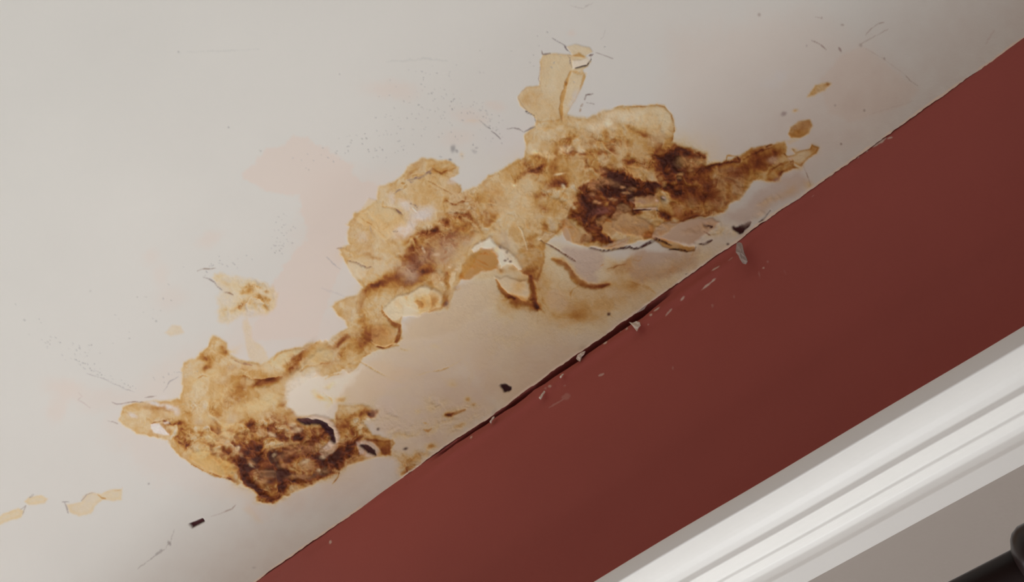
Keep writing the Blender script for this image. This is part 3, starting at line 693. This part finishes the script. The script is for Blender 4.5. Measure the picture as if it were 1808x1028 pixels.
# cracks and dents top right
stroke('1432 70 1448 78 1460 88', 1.8, col=(160, 142, 134), warp=1); stroke('1482 84 1486 92', 3.5, col=(158, 140, 134), warp=1); stroke('1530 62 1540 50 1552 42 1562 40', 1.8, col=(158, 138, 128), warp=1.5); stroke('1520 78 1545 65 1570 52', 1.4, col=(164, 146, 136), warp=1.5, al=.7)
stroke('1440 30 1452 34 1450 30', 1.8, col=(164, 148, 140)); stroke('1598 132 1606 142 1620 152', 1.6, col=(156, 136, 126), warp=1, al=.9); stroke('1528 86 1560 104 1598 132', 1, col=(176, 158, 146), warp=1, al=.6); stroke('1540 200 1580 188 1612 178', 2, col=(186, 170, 160), al=.4)
stroke('1740 80 1748 66 1756 54', 3, col=(172, 146, 138), al=.4); cblobs('1485 254 2 2 0 .9;1525 195 2 2 0 .7;1488 44 3 2 0 .6;1340 26 3 3 0 .5;1562 104 2 2 0 .6;1520 80 3 3 0 .5;1474 186 2 2 0 .5', (140, 118, 108), warp=1)
# hairline, dents and specks of flaked paint on the white ceiling
stroke('680 112 720 106 770 106 790 110', 3, col=(184, 182, 176), warp=3, al=.6); stroke('330 92 380 90 420 88 460 86', 2.4, col=(186, 184, 178), warp=2, al=.5)
stroke('1010 10 1030 14 1044 4', 1.8, col=(172, 164, 158), warp=3, al=.7); stroke('1060 70 1066 64 1068 54', 1.2, col=(172, 166, 160), al=.7)
rs = np.random.RandomState(5)
for (cx, cy, ax, ay, an, n_) in ((780, 185, 120, 60, -20, 95), (860, 205, 60, 12, -28, 30), (700, 230, 60, 40, 0, 45), (660, 265, 60, 12, 0, 16), (500, 400, 18, 30, 0, 26), (490, 440, 16, 12, 0, 14), (395, 470, 60, 16, 20, 22),
                                 (185, 660, 60, 7, -24, 44), (110, 610, 55, 12, -20, 20), (150, 615, 30, 12, -20, 12), (870, 225, 22, 4, -40, 12), (960, 90, 90, 40, -15, 14), (310, 660, 30, 14, 20, 14), (640, 250, 50, 30, 0, 14), (250, 560, 60, 40, 0, 14), (560, 290, 40, 20, 0, 10), (60, 560, 40, 30, 0, 5), (1000, 110, 40, 40, 0, 5)):
    r_, t_ = rs.randn(n_) * .55, rs.randn(n_) * .55
    for a_, b_ in zip(r_, t_):
        an_ = math.radians(-an)
        x, y = cx + a_ * ax * math.cos(an_) - b_ * ay * math.sin(an_), cy + a_ * ax * math.sin(an_) + b_ * ay * math.cos(an_)
        if x > 905 and y > 160:
            continue
        q_ = rs.rand()
        L_ = 1.2 + 3.2 * q_ * q_
        d_ = math.radians(30 + rs.randn() * 25)
        g_ = 142 + rs.rand() * 30
        stroke([(x, y), (x + L_ * math.cos(d_), y + L_ * math.sin(d_))], 1.0 + .7 * rs.rand(), col=(g_, g_ - 3, g_ - 5), al=.55 + .35 * rs.rand(), warp=1, h=-.25)
stroke('846 212 856 222 866 228', 2, col=(140, 134, 132), warp=1); stroke('868 232 876 238 884 246', 2, col=(140, 132, 130), warp=1); stroke('896 228 908 226 918 230', 1.8, col=(150, 140, 136), warp=1)
stroke('155 658 185 668 220 682 236 690', 1.2, col=(160, 152, 150), warp=2, al=.8); stroke('288 690 300 672 316 662', 1.6, col=(160, 152, 150), warp=2, al=.8)
stroke('196 708 206 712 214 712', 1.6, col=(166, 152, 146), warp=1); stroke('190 742 200 744 208 748', 1.6, col=(170, 156, 148), warp=1); stroke('140 690 146 696 138 704 150 710 160 718', 2, col=(186, 172, 166), warp=2, al=.7)
stroke('576 455 590 468 600 478', 1.6, col=(160, 154, 154), al=.7); stroke('566 510 590 518 606 524', 3, col=(184, 176, 172), al=.5)
cblobs('404 224 2 1.5 0 .8;460 265 2 1.5 0 .6;316 92 2 1.5 0 .7;276 567 2 2 0 .6;160 515 2 2 0 .3', (150, 148, 144), warp=1)

# chips and scuffs on the red wall: x y long short angle strength
CHIPS = '''1252 502 13 1.6 40 .8;1262 476 9 2.2 30 .75;1182 552 9 1.4 48 .55;1207 528 5 1.8 50 .7;1146 574 1 1 0 .5;1162 547 6 2.4 32 .9;1151 558 2.4 2 0 .8;1290 458 5 1 40 .35;1347 473 2.4 1.6 0 .7;1340 484 2 5 10 .15;
1320 510 16 1 38 .2;1062 663 5 1.6 25 .5;998 682 2 1 0 .25;984 712 14 1.4 30 .22;1000 700 8 5 0 .15;974 684 3 2 0 .5;966 688 2 2 0 .3;834 774 2.4 2.4 0 .7;582 957 2.4 3 0 .7;1108 582 2 2 0 .7;1096 586 2.4 2 0 .7;1069 606 4 3.5 20 .95;
1570 243 5 1.5 15 .8;1556 248 9 3 35 .85;1546 255 7 2 35 .8;1515 277 3 1.5 45 .7;1530 266 2 1.4 45 .6;1466 310 4 1.5 40 .6;1488 294 2 1 0 .4;1435 345 3 1 40 .3;1188 650 2 1 0 .2;1385 480 2 2 0 .12;1258 540 2 2 0 .2;1355 462 2 2 0 .2;1297 525 2 2 0 .2'''

# every stain that stands alone on the ceiling: which ground it covers, and how to tell it from the others
ZONES = [
    ('-60 893 105 893 105 960 -60 960', None), ('-60 830 105 830 105 893 -60 893', None), ('105 850 230 850 230 930 105 930', None),
    ('1340 100 1520 60 1520 180 1420 184 1360 180', None), ('1360 184 1480 186 1480 242 1420 248 1398 248 1386 240', None),
    ('1391 252 1470 240 1470 300 1412 300 1404 286 1394 278', None),
    ('280 560 330 560 330 600 280 600', None), ('350 470 520 470 520 562 445 562 425 575 380 580 350 560', None),
    ('160 540 425 576 500 560 500 600 560 598 640 572 700 610 780 640 850 700 960 560 960 1000 200 1000 160 800', None),
    ('850 40 1100 40 1200 170 1300 240 1480 240 1500 330 1340 420 1200 420 1005 440 940 420 880 330 900 240', None),
    ('500 250 880 240 1000 420 1300 400 1400 380 1300 520 900 800 500 700', None)]
ZL = ['pale yellow smear at the left edge, below a smaller separate one', 'tiny pale yellow smear above the one touching the left edge',
      'thin pale hooked stain on bare white ceiling left of the crumbling brown belly',
      'slim tan spot, farther of two isolated spots beyond the brown tongue', 'oval ochre spot just above the tip of the long brown tongue',
      'torn leaf shaped tan stain with brown edges between the brown tongue and the red wall', 'faint tiny buff smudge left of the speckled ochre stain',
      'small speckled ochre stain above the huge brown stain, near the left end', ('crumbling_patch', 'crumbling lower left end with a chocolate brown belly'),
      ('dark_patch', 'darkest right end with an upright cream drip and a long brown tongue'), ('peeling_patch', 'cream and ochre middle with torn pale crests')]
ZONES = [(a, b) for (a, _), b in zip(ZONES, ZL)]

# ------------------------------------------------------------------ colour of every point of the ceiling
RAMP_I = np.array([0, .10, .22, .36, .50, .64, .78, .92, 1.08, 1.3])
RAMP_C = np.array([lin(c) for c in ((200, 197, 190), (203, 193, 176), (205, 187, 153), (197, 164, 113), (184, 140, 78),
                                    (166, 113, 52), (142, 83, 36), (122, 62, 27), (98, 46, 22), (66, 30, 20))]) / 0.70


HTX = []


def pigment():
    rg = np.clip(RG, 0, 1.5)
    def swirl(sc, sd, octv, w1, w2=0.0):
        a, b = fbm(sc * 1.6, sd + 500, 2), fbm(sc * 1.6, sd + 600, 2)
        F_ = fbm(sc, sd, octv)
        r = bil(F_, GX + a * w1, GY + b * w1)
        if w2:
            a, b = vnoise(sc * .6, sd + 700), vnoise(sc * .6, sd + 800)
            r = bil(r, GX + a * w2, GY + b * w2)
        return r.astype(np.float32)
    n1, n2, n3 = fbm(46, 11, 3), swirl(20, 12, 3, 22, 5), swirl(8, 13, 2, 7)
    rid = 1 - np.abs(swirl(24, 14, 2, 20, 5)) * 2.2
    rid2 = 1 - np.abs(swirl(12, 15, 2, 10)) * 2.0
    base = np.clip(I, 0, 2)
    m = np.clip(base * 1.8, 0, 1)
    i = base + m * (0.10 * n1 + 0.13 * n2 + 0.05 * n3) * (0.5 + 0.6 * rg)
    i = i + rg * (0.20 * n2 + 0.08 * n3 + 0.10 * np.clip(rid, -1, 1) - 0.06) * np.clip(base * 2, 0, 1)
    i = np.clip(i, 0, 1.3)
    # curled scales of paint: a dark slit on the low side, a pale raised lip on the other
    sc = np.clip(base * 2.2, 0, 1) * (0.30 + 0.9 * np.clip(rg, 0, 1))
    for (q_, sd, amp) in ((26, 41, .8), (13, 51, 1.0), (7.5, 61, .8)):
        f_ = swirl(q_, sd, 2, q_ * .9) + 0.5 * n2 * (q_ / 26)
        gate = sst(-0.05, 0.35, fbm(q_ * 1.7, sd + 5, 2))
        ln = np.exp(-(f_ / 0.075) ** 2) * gate
        lp = np.exp(-((f_ - 0.16) / 0.08) ** 2) * gate
        i = i + sc * amp * (0.20 * ln - 0.10 * lp)
        HT_x = amp * sc * (0.9 * sst(-0.02, 0.14, f_) * sst(0.75, 0.2, f_) - 0.5 * ln) * gate
        HTX.append(HT_x)
    i = np.clip(i, 0, 1.3)
    hgt = HT * 1.5 + 1.3 * sum(HTX) + rg * 1.3 * (1.1 * n2 + 0.30 * n3 + 0.6 * rid2) + m * (0.35 * n2 + 0.15 * n3)
    ni = np.stack([np.interp(i, RAMP_I, RAMP_C[:, k]) for k in range(3)], -1).astype(np.float32)
    # fine crests of broken plaster stay paler than the hollows
    under = RAMP_C[0].astype(np.float32) * (1 - UA[..., None]) + UC * UA[..., None]
    k = (sst(0.02, 0.30, i) * 0.95)[..., None]
    ni = (under * (ni / RAMP_C[0].astype(np.float32))) * (1 - k) + ni * k
    al = np.clip(OA, 0, 1)[..., None]
    # salts and dust dull the stain in drifts
    dr = np.clip(sst(0.05, 0.6, fbm(38, 91, 4)) * m * 0.32 * sst(0.9, 0.3, i), 0, 1)[..., None]
    ni = ni * (1 - dr) + (lin((190, 168, 142)) / 0.70).astype(np.float32) * dr
    dr = np.clip(sst(0.15, 0.6, fbm(17, 95, 4)) * m * 0.38 * sst(0.8, 0.3, i), 0, 1)[..., None]
    ni = ni * (1 - dr) + (lin((212, 194, 160)) / 0.70).astype(np.float32) * dr
    dd = np.clip(n2 * .5 + n3 * .5, -1, 1)
    dl = np.clip(I - IB + np.clip(i - base, -.15, .2) * .5 * m, 0, 1.2)
    tint = np.stack([np.interp(dl, RAMP_I, RAMP_C[:, k] / RAMP_C[0, k]) for k in range(3)], -1).astype(np.float32)
    ovr = OC * tint * (1 + (0.16 * dd + 0.08 * n1) * m)[..., None]
    al = al * (1 - 0.45 * sst(0.1, 0.6, n2 + 0.6 * n3) * m * sst(1.01, 0.9, OA))[..., None]
    c = ni * (1 - al) + ovr * al
    c = c * (1 - (m * 0.10 + 0.02)[..., None] * np.array([.6, .8, 1.0], np.float32) * (1 - np.clip(OA, 0, 1))[..., None] * 0.6)
    tone = 1 + 0.012 * fbm(160, 77, 3) + rg * 0.05 * n3
    return np.clip(c * tone[..., None], 0.004, 0.95).astype(np.float32), hgt.astype(np.float32), i


COL, HGT, II = pigment()
HGT = blur(HGT, 0.7)

# ------------------------------------------------------------------ ceiling with its coved edge
CL, T0 = 0.34, math.radians(84)
sfine = np.concatenate([np.arange(0, 0.52, 0.00115), np.arange(0.52, 0.75, 0.002), np.arange(0.75, 1.45, 0.006)])


def profile(s):
    n = 400
    q = np.linspace(0, CL, n)
    th = T0 * (1 - q / CL) ** 1.1
    dy, dz = np.cos(th), np.sin(th)
    yy = np.concatenate([[0], np.cumsum((dy[1:] + dy[:-1]) / 2 * np.diff(q))])
    zz = np.concatenate([[0], np.cumsum((dz[1:] + dz[:-1]) / 2 * np.diff(q))])
    y = np.where(s < CL, np.interp(s, q, yy), yy[-1] + (s - CL))
    z = np.where(s < CL, np.interp(s, q, zz), zz[-1])
    t = np.where(s < CL, T0 * (1 - np.clip(s, 0, CL) / CL) ** 1.1, 0)
    return -y, z, t


def xcolumns(x0, x1, fx0, fx1, fine=1.25, coarse=8):
    xs = [x0]
    while xs[-1] < x1:
        a = xs[-1]
        px, py = project(np.array([[a, -0.1, 0.05], [a + 0.001, -0.1, 0.05]]))
        d = math.hypot(px[1] - px[0], py[1] - py[0])
        xs.append(a + 0.001 * (fine if fx0 < a < fx1 else coarse) / d)
    return np.array(xs)


XC = xcolumns(-2.7, 0.75, -1.75, 0.12)
YS, ZS, TS = profile(sfine)
nc, nr = len(XC), len(sfine)
PX, PS = np.meshgrid(XC, sfine)
bx = PX
by = np.repeat(YS[:, None], nc, 1)
bz = np.repeat(ZS[:, None], nc, 1)
NYv = -np.sin(TS)[:, None]
NZv = -np.cos(TS)[:, None]
pix, piy = project(np.stack([bx, by, bz], -1))
hh = bil(HGT, pix, piy) * 0.001
# gentle waviness of hand-floated plaster (metres)
wav = 0.0018 * np.sin(PX * 5.1 + 1.0 + PS * 3) * np.sin(PS * 9 + PX * 2.0) + 0.0011 * np.sin(PX * 11.3 + PS * 7)
wav *= np.clip(PS / 0.08, 0, 1)
# ragged lower edge of the plaster film
edge = (bil(WA[0], pix, piy) * 0.0016 + bil(WB[0], pix, piy) * 0.0008) * np.clip(1 - PS / 0.02, 0, 1)
EK = pl('-2.8 .0 -1.36 0 -1.28 .002 -1.15 .001 -1.02 -.002 -.93 .002 -.88 .003 -.845 .0015 -.80 -.001 -.72 .0005 -.55 .0005 -.40 .0005 -.335 0 -.31 .0035 -.29 .001 -.2 0 .8 0')
edge = edge - 0.0012 * np.clip(1 - PS / 0.02, 0, 1) + np.interp(PX, [q[0] for q in EK], [q[1] for q in EK]) * np.clip(1 - PS / 0.04, 0, 1)
off = hh + wav
VB = np.stack([bx, by + NYv * off, bz + NZv * off + edge], -1)
CC = bil(COL, pix, piy)
# painted-in shade: cove colour made darker and pinker towards the wall
cove_shade = np.exp(-(PS / 0.15) ** 2)[..., None] * (1 + 0.25 * bil(WA[0], pix, piy))[..., None]
CC = CC * (1 - np.array([0.10, 0.17, 0.19]) * cove_shade)
MI = bil(II, pix, piy)
# bare torn lip of the plaster film along the wall
lipw = (sst(0.0042, 0.0022, PS + 0.0012 * bil(WB[0], pix, piy)) * sst(-0.9, -0.1, bil(WA[1], pix, piy)))[..., None]
CC = CC * (1 - lipw) + (lin((205, 184, 166)) / 0.70) * lipw
SM = np.clip(MI, 0, 2)
quads = lambda rows, cols: (lambda idx: np.stack([idx[:-1, :-1], idx[:-1, 1:], idx[1:, 1:], idx[1:, :-1]], -1).reshape(-1, 4))(np.arange(rows * cols).reshape(rows, cols))
FQ = quads(nr, nc)
FQ = FQ[:, ::-1] if False else FQ


def compact(V, Fx, C_):
    u, inv = np.unique(Fx, return_inverse=True)
    return V[u], inv.reshape(Fx.shape), C_[u]


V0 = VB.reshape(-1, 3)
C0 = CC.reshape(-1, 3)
pf = np.stack([pix.ravel()[FQ].mean(1), piy.ravel()[FQ].mean(1)], -1)
KEY = blur(np.where(I > 0.13, 1.0, 0.0).astype(np.float32), 2.0)
kf = bil(KEY, pf[:, 0], pf[:, 1]) > 0.5
fsh = (PS.ravel()[FQ].min(1) < 0.5)
kf &= fsh


def inpoly(p, P):
    p = pl(p)
    ins = np.zeros(len(P), bool)
    x, y = P[:, 0], P[:, 1]
    for i in range(len(p)):
        ax, ay = p[i]
        bx_, by_ = p[(i + 1) % len(p)]
        if ay != by_:
            ins ^= ((ay > y) != (by_ > y)) & (x < (bx_ - ax) * (y - ay) / (by_ - ay) + ax)
    return ins


owner = np.zeros(len(FQ), int)
for n_, (pp, _) in enumerate(ZONES):
    k = inpoly(pp, pf) & kf & (owner == 0)
    owner[k] = n_ + 1

OG = owner.reshape(nr - 1, nc - 1)
lab_ = np.where(OG > 0, np.arange(OG.size).reshape(OG.shape), -1)
for it in range(4000):                                   # join neighbouring faces of one stain into one piece
    old = lab_
    L = lab_.copy()
    for dy_, dx_ in ((0, 1), (1, 0)):
        a_ = L[:L.shape[0] - dy_, :L.shape[1] - dx_]
        b_ = L[dy_:, dx_:]
        same = (OG[:OG.shape[0] - dy_, :OG.shape[1] - dx_] == OG[dy_:, dx_:]) & (OG[dy_:, dx_:] > 0)
        mx_ = np.where(same, np.maximum(a_, b_), -1)
        a_[same] = mx_[same]
        b_[same] = np.maximum(b_, mx_)[same]
    fl = L.ravel()
    for _ in range(3):
        fl = np.where(fl >= 0, fl[np.clip(fl, 0, None)], -1)
    lab_ = fl.reshape(L.shape)
    if (lab_ == old).all():
        break
fl = lab_.ravel()
for n_ in range(len(ZONES)):
    k = owner == n_ + 1
    if k.any():
        u_, c_ = np.unique(fl[k], return_counts=True)
        owner[k & (fl != u_[c_.argmax()])] = 0
du = np.gradient(VB, axis=1)
dv = np.gradient(VB, axis=0)
NV = np.cross(dv, du)
NV /= np.linalg.norm(NV, axis=-1, keepdims=True)
NV *= np.sign((NV * (CAM - VB)).sum(-1, keepdims=True))
N0 = NV.reshape(-1, 3)
C0 = np.concatenate([C0, N0], 1)


def set_normals(me, N):
    me.normals_split_custom_set_from_vertices(N.astype(np.float32))


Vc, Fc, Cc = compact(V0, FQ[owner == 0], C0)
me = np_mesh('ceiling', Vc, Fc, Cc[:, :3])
set_normals(me, Cc[:, 3:])
me.materials.append(M_CEIL)
ceil_o = tag(link(bpy.data.objects.new('ceiling', me)), 'white painted ceiling curving down to the red wall', None, None, 'structure')
big = None
for n_, (pp, lab) in enumerate(ZONES):
    Fz = FQ[owner == n_ + 1]
    if not len(Fz):
        continue
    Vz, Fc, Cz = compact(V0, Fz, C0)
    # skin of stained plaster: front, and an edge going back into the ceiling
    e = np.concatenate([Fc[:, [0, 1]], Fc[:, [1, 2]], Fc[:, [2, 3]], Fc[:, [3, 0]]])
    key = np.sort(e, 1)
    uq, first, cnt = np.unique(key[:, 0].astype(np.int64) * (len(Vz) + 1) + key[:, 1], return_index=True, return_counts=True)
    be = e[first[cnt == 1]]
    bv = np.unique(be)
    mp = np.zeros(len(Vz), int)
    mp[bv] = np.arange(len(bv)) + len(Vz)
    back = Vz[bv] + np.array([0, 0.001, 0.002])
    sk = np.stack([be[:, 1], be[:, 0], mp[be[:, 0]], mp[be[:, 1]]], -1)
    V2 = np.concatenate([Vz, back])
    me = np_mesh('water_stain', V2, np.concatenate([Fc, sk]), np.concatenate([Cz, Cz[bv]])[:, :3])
    set_normals(me, np.concatenate([Cz, Cz[bv]])[:, 3:])
    me.materials.append(M_STAIN)
    if isinstance(lab, tuple):
        if big is None:
            big = link(bpy.data.objects.new('water_stain', None))
            big.location = tuple(float(q_) for q_ in ray(700, 560, 1, -0.1))
            tag(big, 'huge brown and ochre stain of crumbling plaster sprawling along the foot of the cove', 'water stain', 'water stains on the ceiling')
        me.transform(Matrix.Translation(-big.location))
        o = link(bpy.data.objects.new(lab[0], me), big)
        o['label'] = lab[1]
    else:
        o = link(bpy.data.objects.new('water_stain', me))
        tag(o, lab, 'water stain', 'water stains on the ceiling')

# ------------------------------------------------------------------ red wall
wz = np.concatenate([np.arange(0.0065, -0.075, -0.0012), np.arange(-0.075, -0.36, -0.004)])
WXC = xcolumns(-2.7, 0.75, -1.4, 0.12, fine=1.6)
QX, QZ = np.meshgrid(WXC, wz)
wr, wc = QX.shape
depth = np.zeros_like(QX)


def bump1(x, a, b, f=0.05):
    return sst(a, a + f, x) * (1 - sst(b - f, b, x))


nzw = lambda s_, k_: np.interp(QX * 1.0, np.linspace(-3, 1, int(4 / s_)), np.random.RandomState(k_).rand(int(4 / s_)) * 2 - 1)
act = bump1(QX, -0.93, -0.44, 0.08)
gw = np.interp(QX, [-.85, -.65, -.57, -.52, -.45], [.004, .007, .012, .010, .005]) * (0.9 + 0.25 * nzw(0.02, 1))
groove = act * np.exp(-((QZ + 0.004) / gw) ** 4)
lip = bump1(QX, -0.98, -0.30, 0.12) * np.exp(-((QZ + 0.026 + 0.003 * nzw(0.06, 3)) / 0.010) ** 2)
swell = bump1(QX, -1.0, -0.25, 0.2) * np.exp(-((QZ + 0.05) / 0.03) ** 2)
depth = -0.022 * groove + 0.0035 * lip + 0.002 * swell + 0.0006 * np.sin(QX * 17 + QZ * 30) + 0.0005 * np.sin(QX * 6 - QZ * 50)
depth += 0.001 * np.exp(-((QZ + 0.012) / 0.01) ** 2) * nzw(0.05, 5)
VW = np.stack([QX, -depth + 0.0006 + 0.004 * np.clip(QZ / 0.004, 0, 1), QZ], -1)
wpx, wpy = project(np.stack([QX, 0 * QX, QZ], -1))
rc = np.array([0.40, 0.086, 0.068])
CW = np.repeat(np.repeat(rc[None, None], wr, 0), wc, 1)
CW = CW * (1 + 0.05 * nzw(0.3, 9)[..., None])
CW = CW * (1 - 0.7 * groove[..., None])  # shade inside the gap, painted into the wall colour
chips = np.zeros_like(QX)
for ln in CHIPS.strip().split(';'):
    q = [float(t) for t in ln.split()]
    if not q:
        continue
    x, y, a_, b_, an, al = q
    an = math.radians(-an)
    u = ((wpx - x) * math.cos(an) + (wpy - y) * math.sin(an)) / a_
    w_ = (-(wpx - x) * math.sin(an) + (wpy - y) * math.cos(an)) / b_
    ww = bil(WB[0], wpx, wpy)
    chips = np.maximum(chips, al * sst(1.5, 0.5, u * u + w_ * w_ + ww * 0.8))
CW = CW * (1 - chips[..., None]) + np.array([0.72, 0.55, 0.46]) * chips[..., None]
me = np_mesh('wall_back', VW.reshape(-1, 3), quads(wr, wc)[:, ::-1], CW.reshape(-1, 3))
me.materials.append(M_RED)
tag(link(bpy.data.objects.new('wall_back', me)), 'brick red painted wall band under the ceiling', None, None, 'structure')


def sweep(name, prof, x0, x1, mat, n=60, jitter=0.0, smooth=True, closed=False, parent=None):
    xs = np.linspace(x0, x1, n)
    P = np.array(prof, float)
    k = len(P)
    V = []
    for i, x in enumerate(xs):
        j = jitter * math.sin(x * 9.0) + jitter * 0.6 * math.sin(x * 23.0 + 1)
        V.append(np.stack([np.full(k, x), P[:, 0] - j * 0.3, P[:, 1] + j], -1))
    V = np.concatenate(V)
    idx = np.arange(n * k).reshape(n, k)
    if closed:
        idx = np.concatenate([idx, idx[:, :1]], 1)
    Fq = np.stack([idx[:-1, :-1], idx[:-1, 1:], idx[1:, 1:], idx[1:, :-1]], -1).reshape(-1, 4)[:, ::-1]
    me = np_mesh(name, V, Fq, smooth=smooth)
    me.materials.append(mat)
    return link(bpy.data.objects.new(name, me), parent)


# white moulding: y = -projection from the wall, z = height; edges rounded by dense sampling
def rounded(pts, r=0.0015, seg=4):
    out = [pts[0]]
    for i in range(1, len(pts) - 1):
        p0, p1, p2 = map(np.array, (pts[i - 1], pts[i], pts[i + 1]))
        a, b = p0 - p1, p2 - p1
        la, lb = np.linalg.norm(a), np.linalg.norm(b)
        rr = min(r, la * 0.45, lb * 0.45)
        s0, s1 = p1 + a / la * rr, p1 + b / lb * rr
        for k in range(seg + 1):
            t = k / seg
            out.append(tuple((1 - t) ** 2 * s0 + 2 * t * (1 - t) * p1 + t * t * s1))
    out.append(pts[-1])
    return out


MOULD = [(0.002, -0.352), (-0.085, -0.4135), (-0.085, -0.4305), (-0.0835, -0.4318), (-0.070, -0.4322), (-0.063, -0.4328), (-0.057, -0.4348), (-0.0515, -0.4385),
         (-0.0465, -0.443), (-0.0455, -0.4490), (-0.0445, -0.4500), (-0.036, -0.4497), (-0.028, -0.4506), (-0.0245, -0.4520), (-0.0235, -0.4545), (-0.0225, -0.4556),
         (-0.018, -0.4558), (-0.0125, -0.4580), (-0.0085, -0.4620), (-0.0065, -0.4680), (-0.0062, -0.4725), (-0.0055, -0.4740), (0.002, -0.4895), (0.006, -0.499)]
mo = sweep('trim_1', rounded(MOULD, 0.0012), -2.4, 0.75, M_WHITE, n=80, jitter=0.0006)
tag(mo, 'white stepped cornice moulding below the red wall band', None, None, 'structure')
lw = sweep('wall_lower', [(0.0012, -0.478), (0.0012, -1.6)], -2.4, 0.75, M_GREY, n=4)
tag(lw, 'off-white wall below the white moulding', None, None, 'structure')


# ------------------------------------------------------------------ loose flakes of paint along the top of the red wall
def flake(pts, curl, lift, mat, label, thick=0.0012, y0=-0.006):
    """pts: outline in photograph pixels, laid on a plane just off the wall and curled towards the room"""
    P3 = [ray(x, y, 1, y0) for x, y in pl(pts)]
    c = sum(P3) / len(P3)
    bm = bmesh.new()
    n = len(P3)
    rings = []
    for k in (1.0, 0.66, 0.33):
        rings.append([bm.verts.new(Vector(c + (p - c) * k)) for p in P3])
    cv = bm.verts.new(Vector(c))
    for a, b in zip(rings[:-1], rings[1:]):
        for i in range(n):
            bm.faces.new((a[i], a[(i + 1) % n], b[(i + 1) % n], b[i]))
    for i in range(n):
        bm.faces.new((rings[-1][i], rings[-1][(i + 1) % n], cv))
    zt = max(p[2] for p in P3)
    zb = min(p[2] for p in P3)
    for v_ in bm.verts:
        t = (zt - v_.co.z) / (zt - zb + 1e-9)
        v_.co.y -= lift * t + curl * math.sin(t * math.pi) * 0.5 + 0.0008 * math.sin(v_.co.x * 900 + v_.co.z * 500)
    r = bmesh.ops.extrude_face_region(bm, geom=bm.faces[:])
    for g in r['geom']:
        if isinstance(g, bmesh.types.BMVert):
            g.co.y += thick
    bmesh.ops.recalc_face_normals(bm, faces=bm.faces[:])
    me = bpy.data.meshes.new('paint_flake')
    bm.to_mesh(me)
    bm.free()
    me.materials.append(mat)
    o = link(bpy.data.objects.new('paint_flake', me))
    return tag(o, label, 'paint flake', 'loose flakes of paint and plaster on the top edge of the red wall')


import bmesh
flake('1301 430 1305 427 1311 431 1314 437 1317 445 1319 452 1323 460 1326 467 1322 471 1317 470 1312 463 1308 455 1303 449 1301 442', .004, .008, M_CHIPG,
      'long grey finger-shaped paint flake hanging from the ceiling edge over the red wall', y0=-0.010)
flake('1111 569 1118 571 1126 569 1132 571 1134 577 1131 582 1128 588 1124 583 1119 577', .002, .005, M_CHIP, 'torn pale triangular flake of plaster below the widest part of the dark gap')
flake('1018 634 1020 627 1027 622 1034 621 1032 627 1027 630 1025 639 1021 637', .001, .002, M_CHIP, 'ragged white fragment bridging the dark gap, right of the narrow dangling sliver')
flake('953 704 956 697 961 690 963 692 960 699 956 707', .001, .003, M_CHIP, 'narrow white sliver of plaster on the red wall below the start of the dark gap')
flake('866 746 868 738 872 735 874 738 870 744 868 749', .001, .003, M_CHIP, 'lowest pale paper-like flake on the red wall, left end of the row of flakes')
flake('989 667 992 660 996 661 994 667 991 669', .001, .003, M_CHIP, 'tiny white crumb stuck to the lip of the dark gap, between two larger flakes', y0=-0.008)

# ------------------------------------------------------------------ dark curtain rod in the lower right corner
ROD_Y, ROD_R = -0.19, 0.0150
_p = ray(1786, 970, 1, ROD_Y)
# centre height so that the upper outline of the rod meets that ray
_vx, _vy = _p[1] - CAM[1], _p[2] - CAM[2]
_d = math.hypot(_vx, _vy)
ROD_Z = _p[2] - ROD_R * _d / abs(_vx) * 1.0
_m, _n = np.array([CAM[1], CAM[2]]), np.array([_vx, _vy]) / _d
_per = np.array([_n[1], -_n[0]])
if _per[1] > 0:
    _per = -_per
_ctr = np.array([_p[1], _p[2]]) + _per * ROD_R


def lathe(name, prof, mat, parent, seg=40):
    V, Fq = [], []
    for x, r in prof:
        for k in range(seg):
            a = 2 * math.pi * k / seg
            V.append((x, _ctr[0] + r * math.cos(a), _ctr[1] + r * math.sin(a)))
    for i in range(len(prof) - 1):
        for k in range(seg):
            a, b = i * seg + k, i * seg + (k + 1) % seg
            Fq.append((a, b, b + seg, a + seg))
    me = bpy.data.meshes.new(name)
    me.from_pydata(V, [], Fq)
    for p_ in me.polygons:
        p_.use_smooth = True
    me.materials.append(mat)
    return link(bpy.data.objects.new(name, me), parent)


XR = ray(1790, 968, 1, ROD_Y)[0]
rod = tag(link(bpy.data.objects.new('curtain_rod', None)), 'dark brown wooden curtain rod with a thicker collar below the white moulding', 'curtain rod')
lathe('pole', [(-0.9, 0.0), (-0.9, ROD_R), (XR + 0.25, ROD_R), (XR + 0.25, 0.0)], M_ROD, rod)
q = XR + 0.001
lathe('collar', [(q - .004, ROD_R - .001), (q - .002, ROD_R + .002), (q + .001, ROD_R + .007), (q + .004, ROD_R + .010), (q + .010, ROD_R + .0125), (q + .03, ROD_R + .0125),
                 (q + .036, ROD_R + .008), (q + .04, ROD_R - .001)], M_ROD, rod)
bk = bmesh.new()
for (y_, z_, r_) in ((0, 0, 0),):
    bmesh.ops.create_cube(bk, size=1, matrix=Matrix.Translation((XR + 0.14, _ctr[0] / 2, _ctr[1])) @ Matrix.Diagonal((0.02, abs(_ctr[0]) + 0.002, 0.025, 1)))
    bmesh.ops.create_cube(bk, size=1, matrix=Matrix.Translation((XR + 0.14, -0.004, _ctr[1])) @ Matrix.Diagonal((0.05, 0.01, 0.09, 1)))
bmesh.ops.bevel(bk, geom=bk.edges[:], offset=0.003, segments=2, affect='EDGES')
me = bpy.data.meshes.new('bracket')
bk.to_mesh(me)
me.materials.append(M_ROD)
link(bpy.data.objects.new('bracket', me), rod)
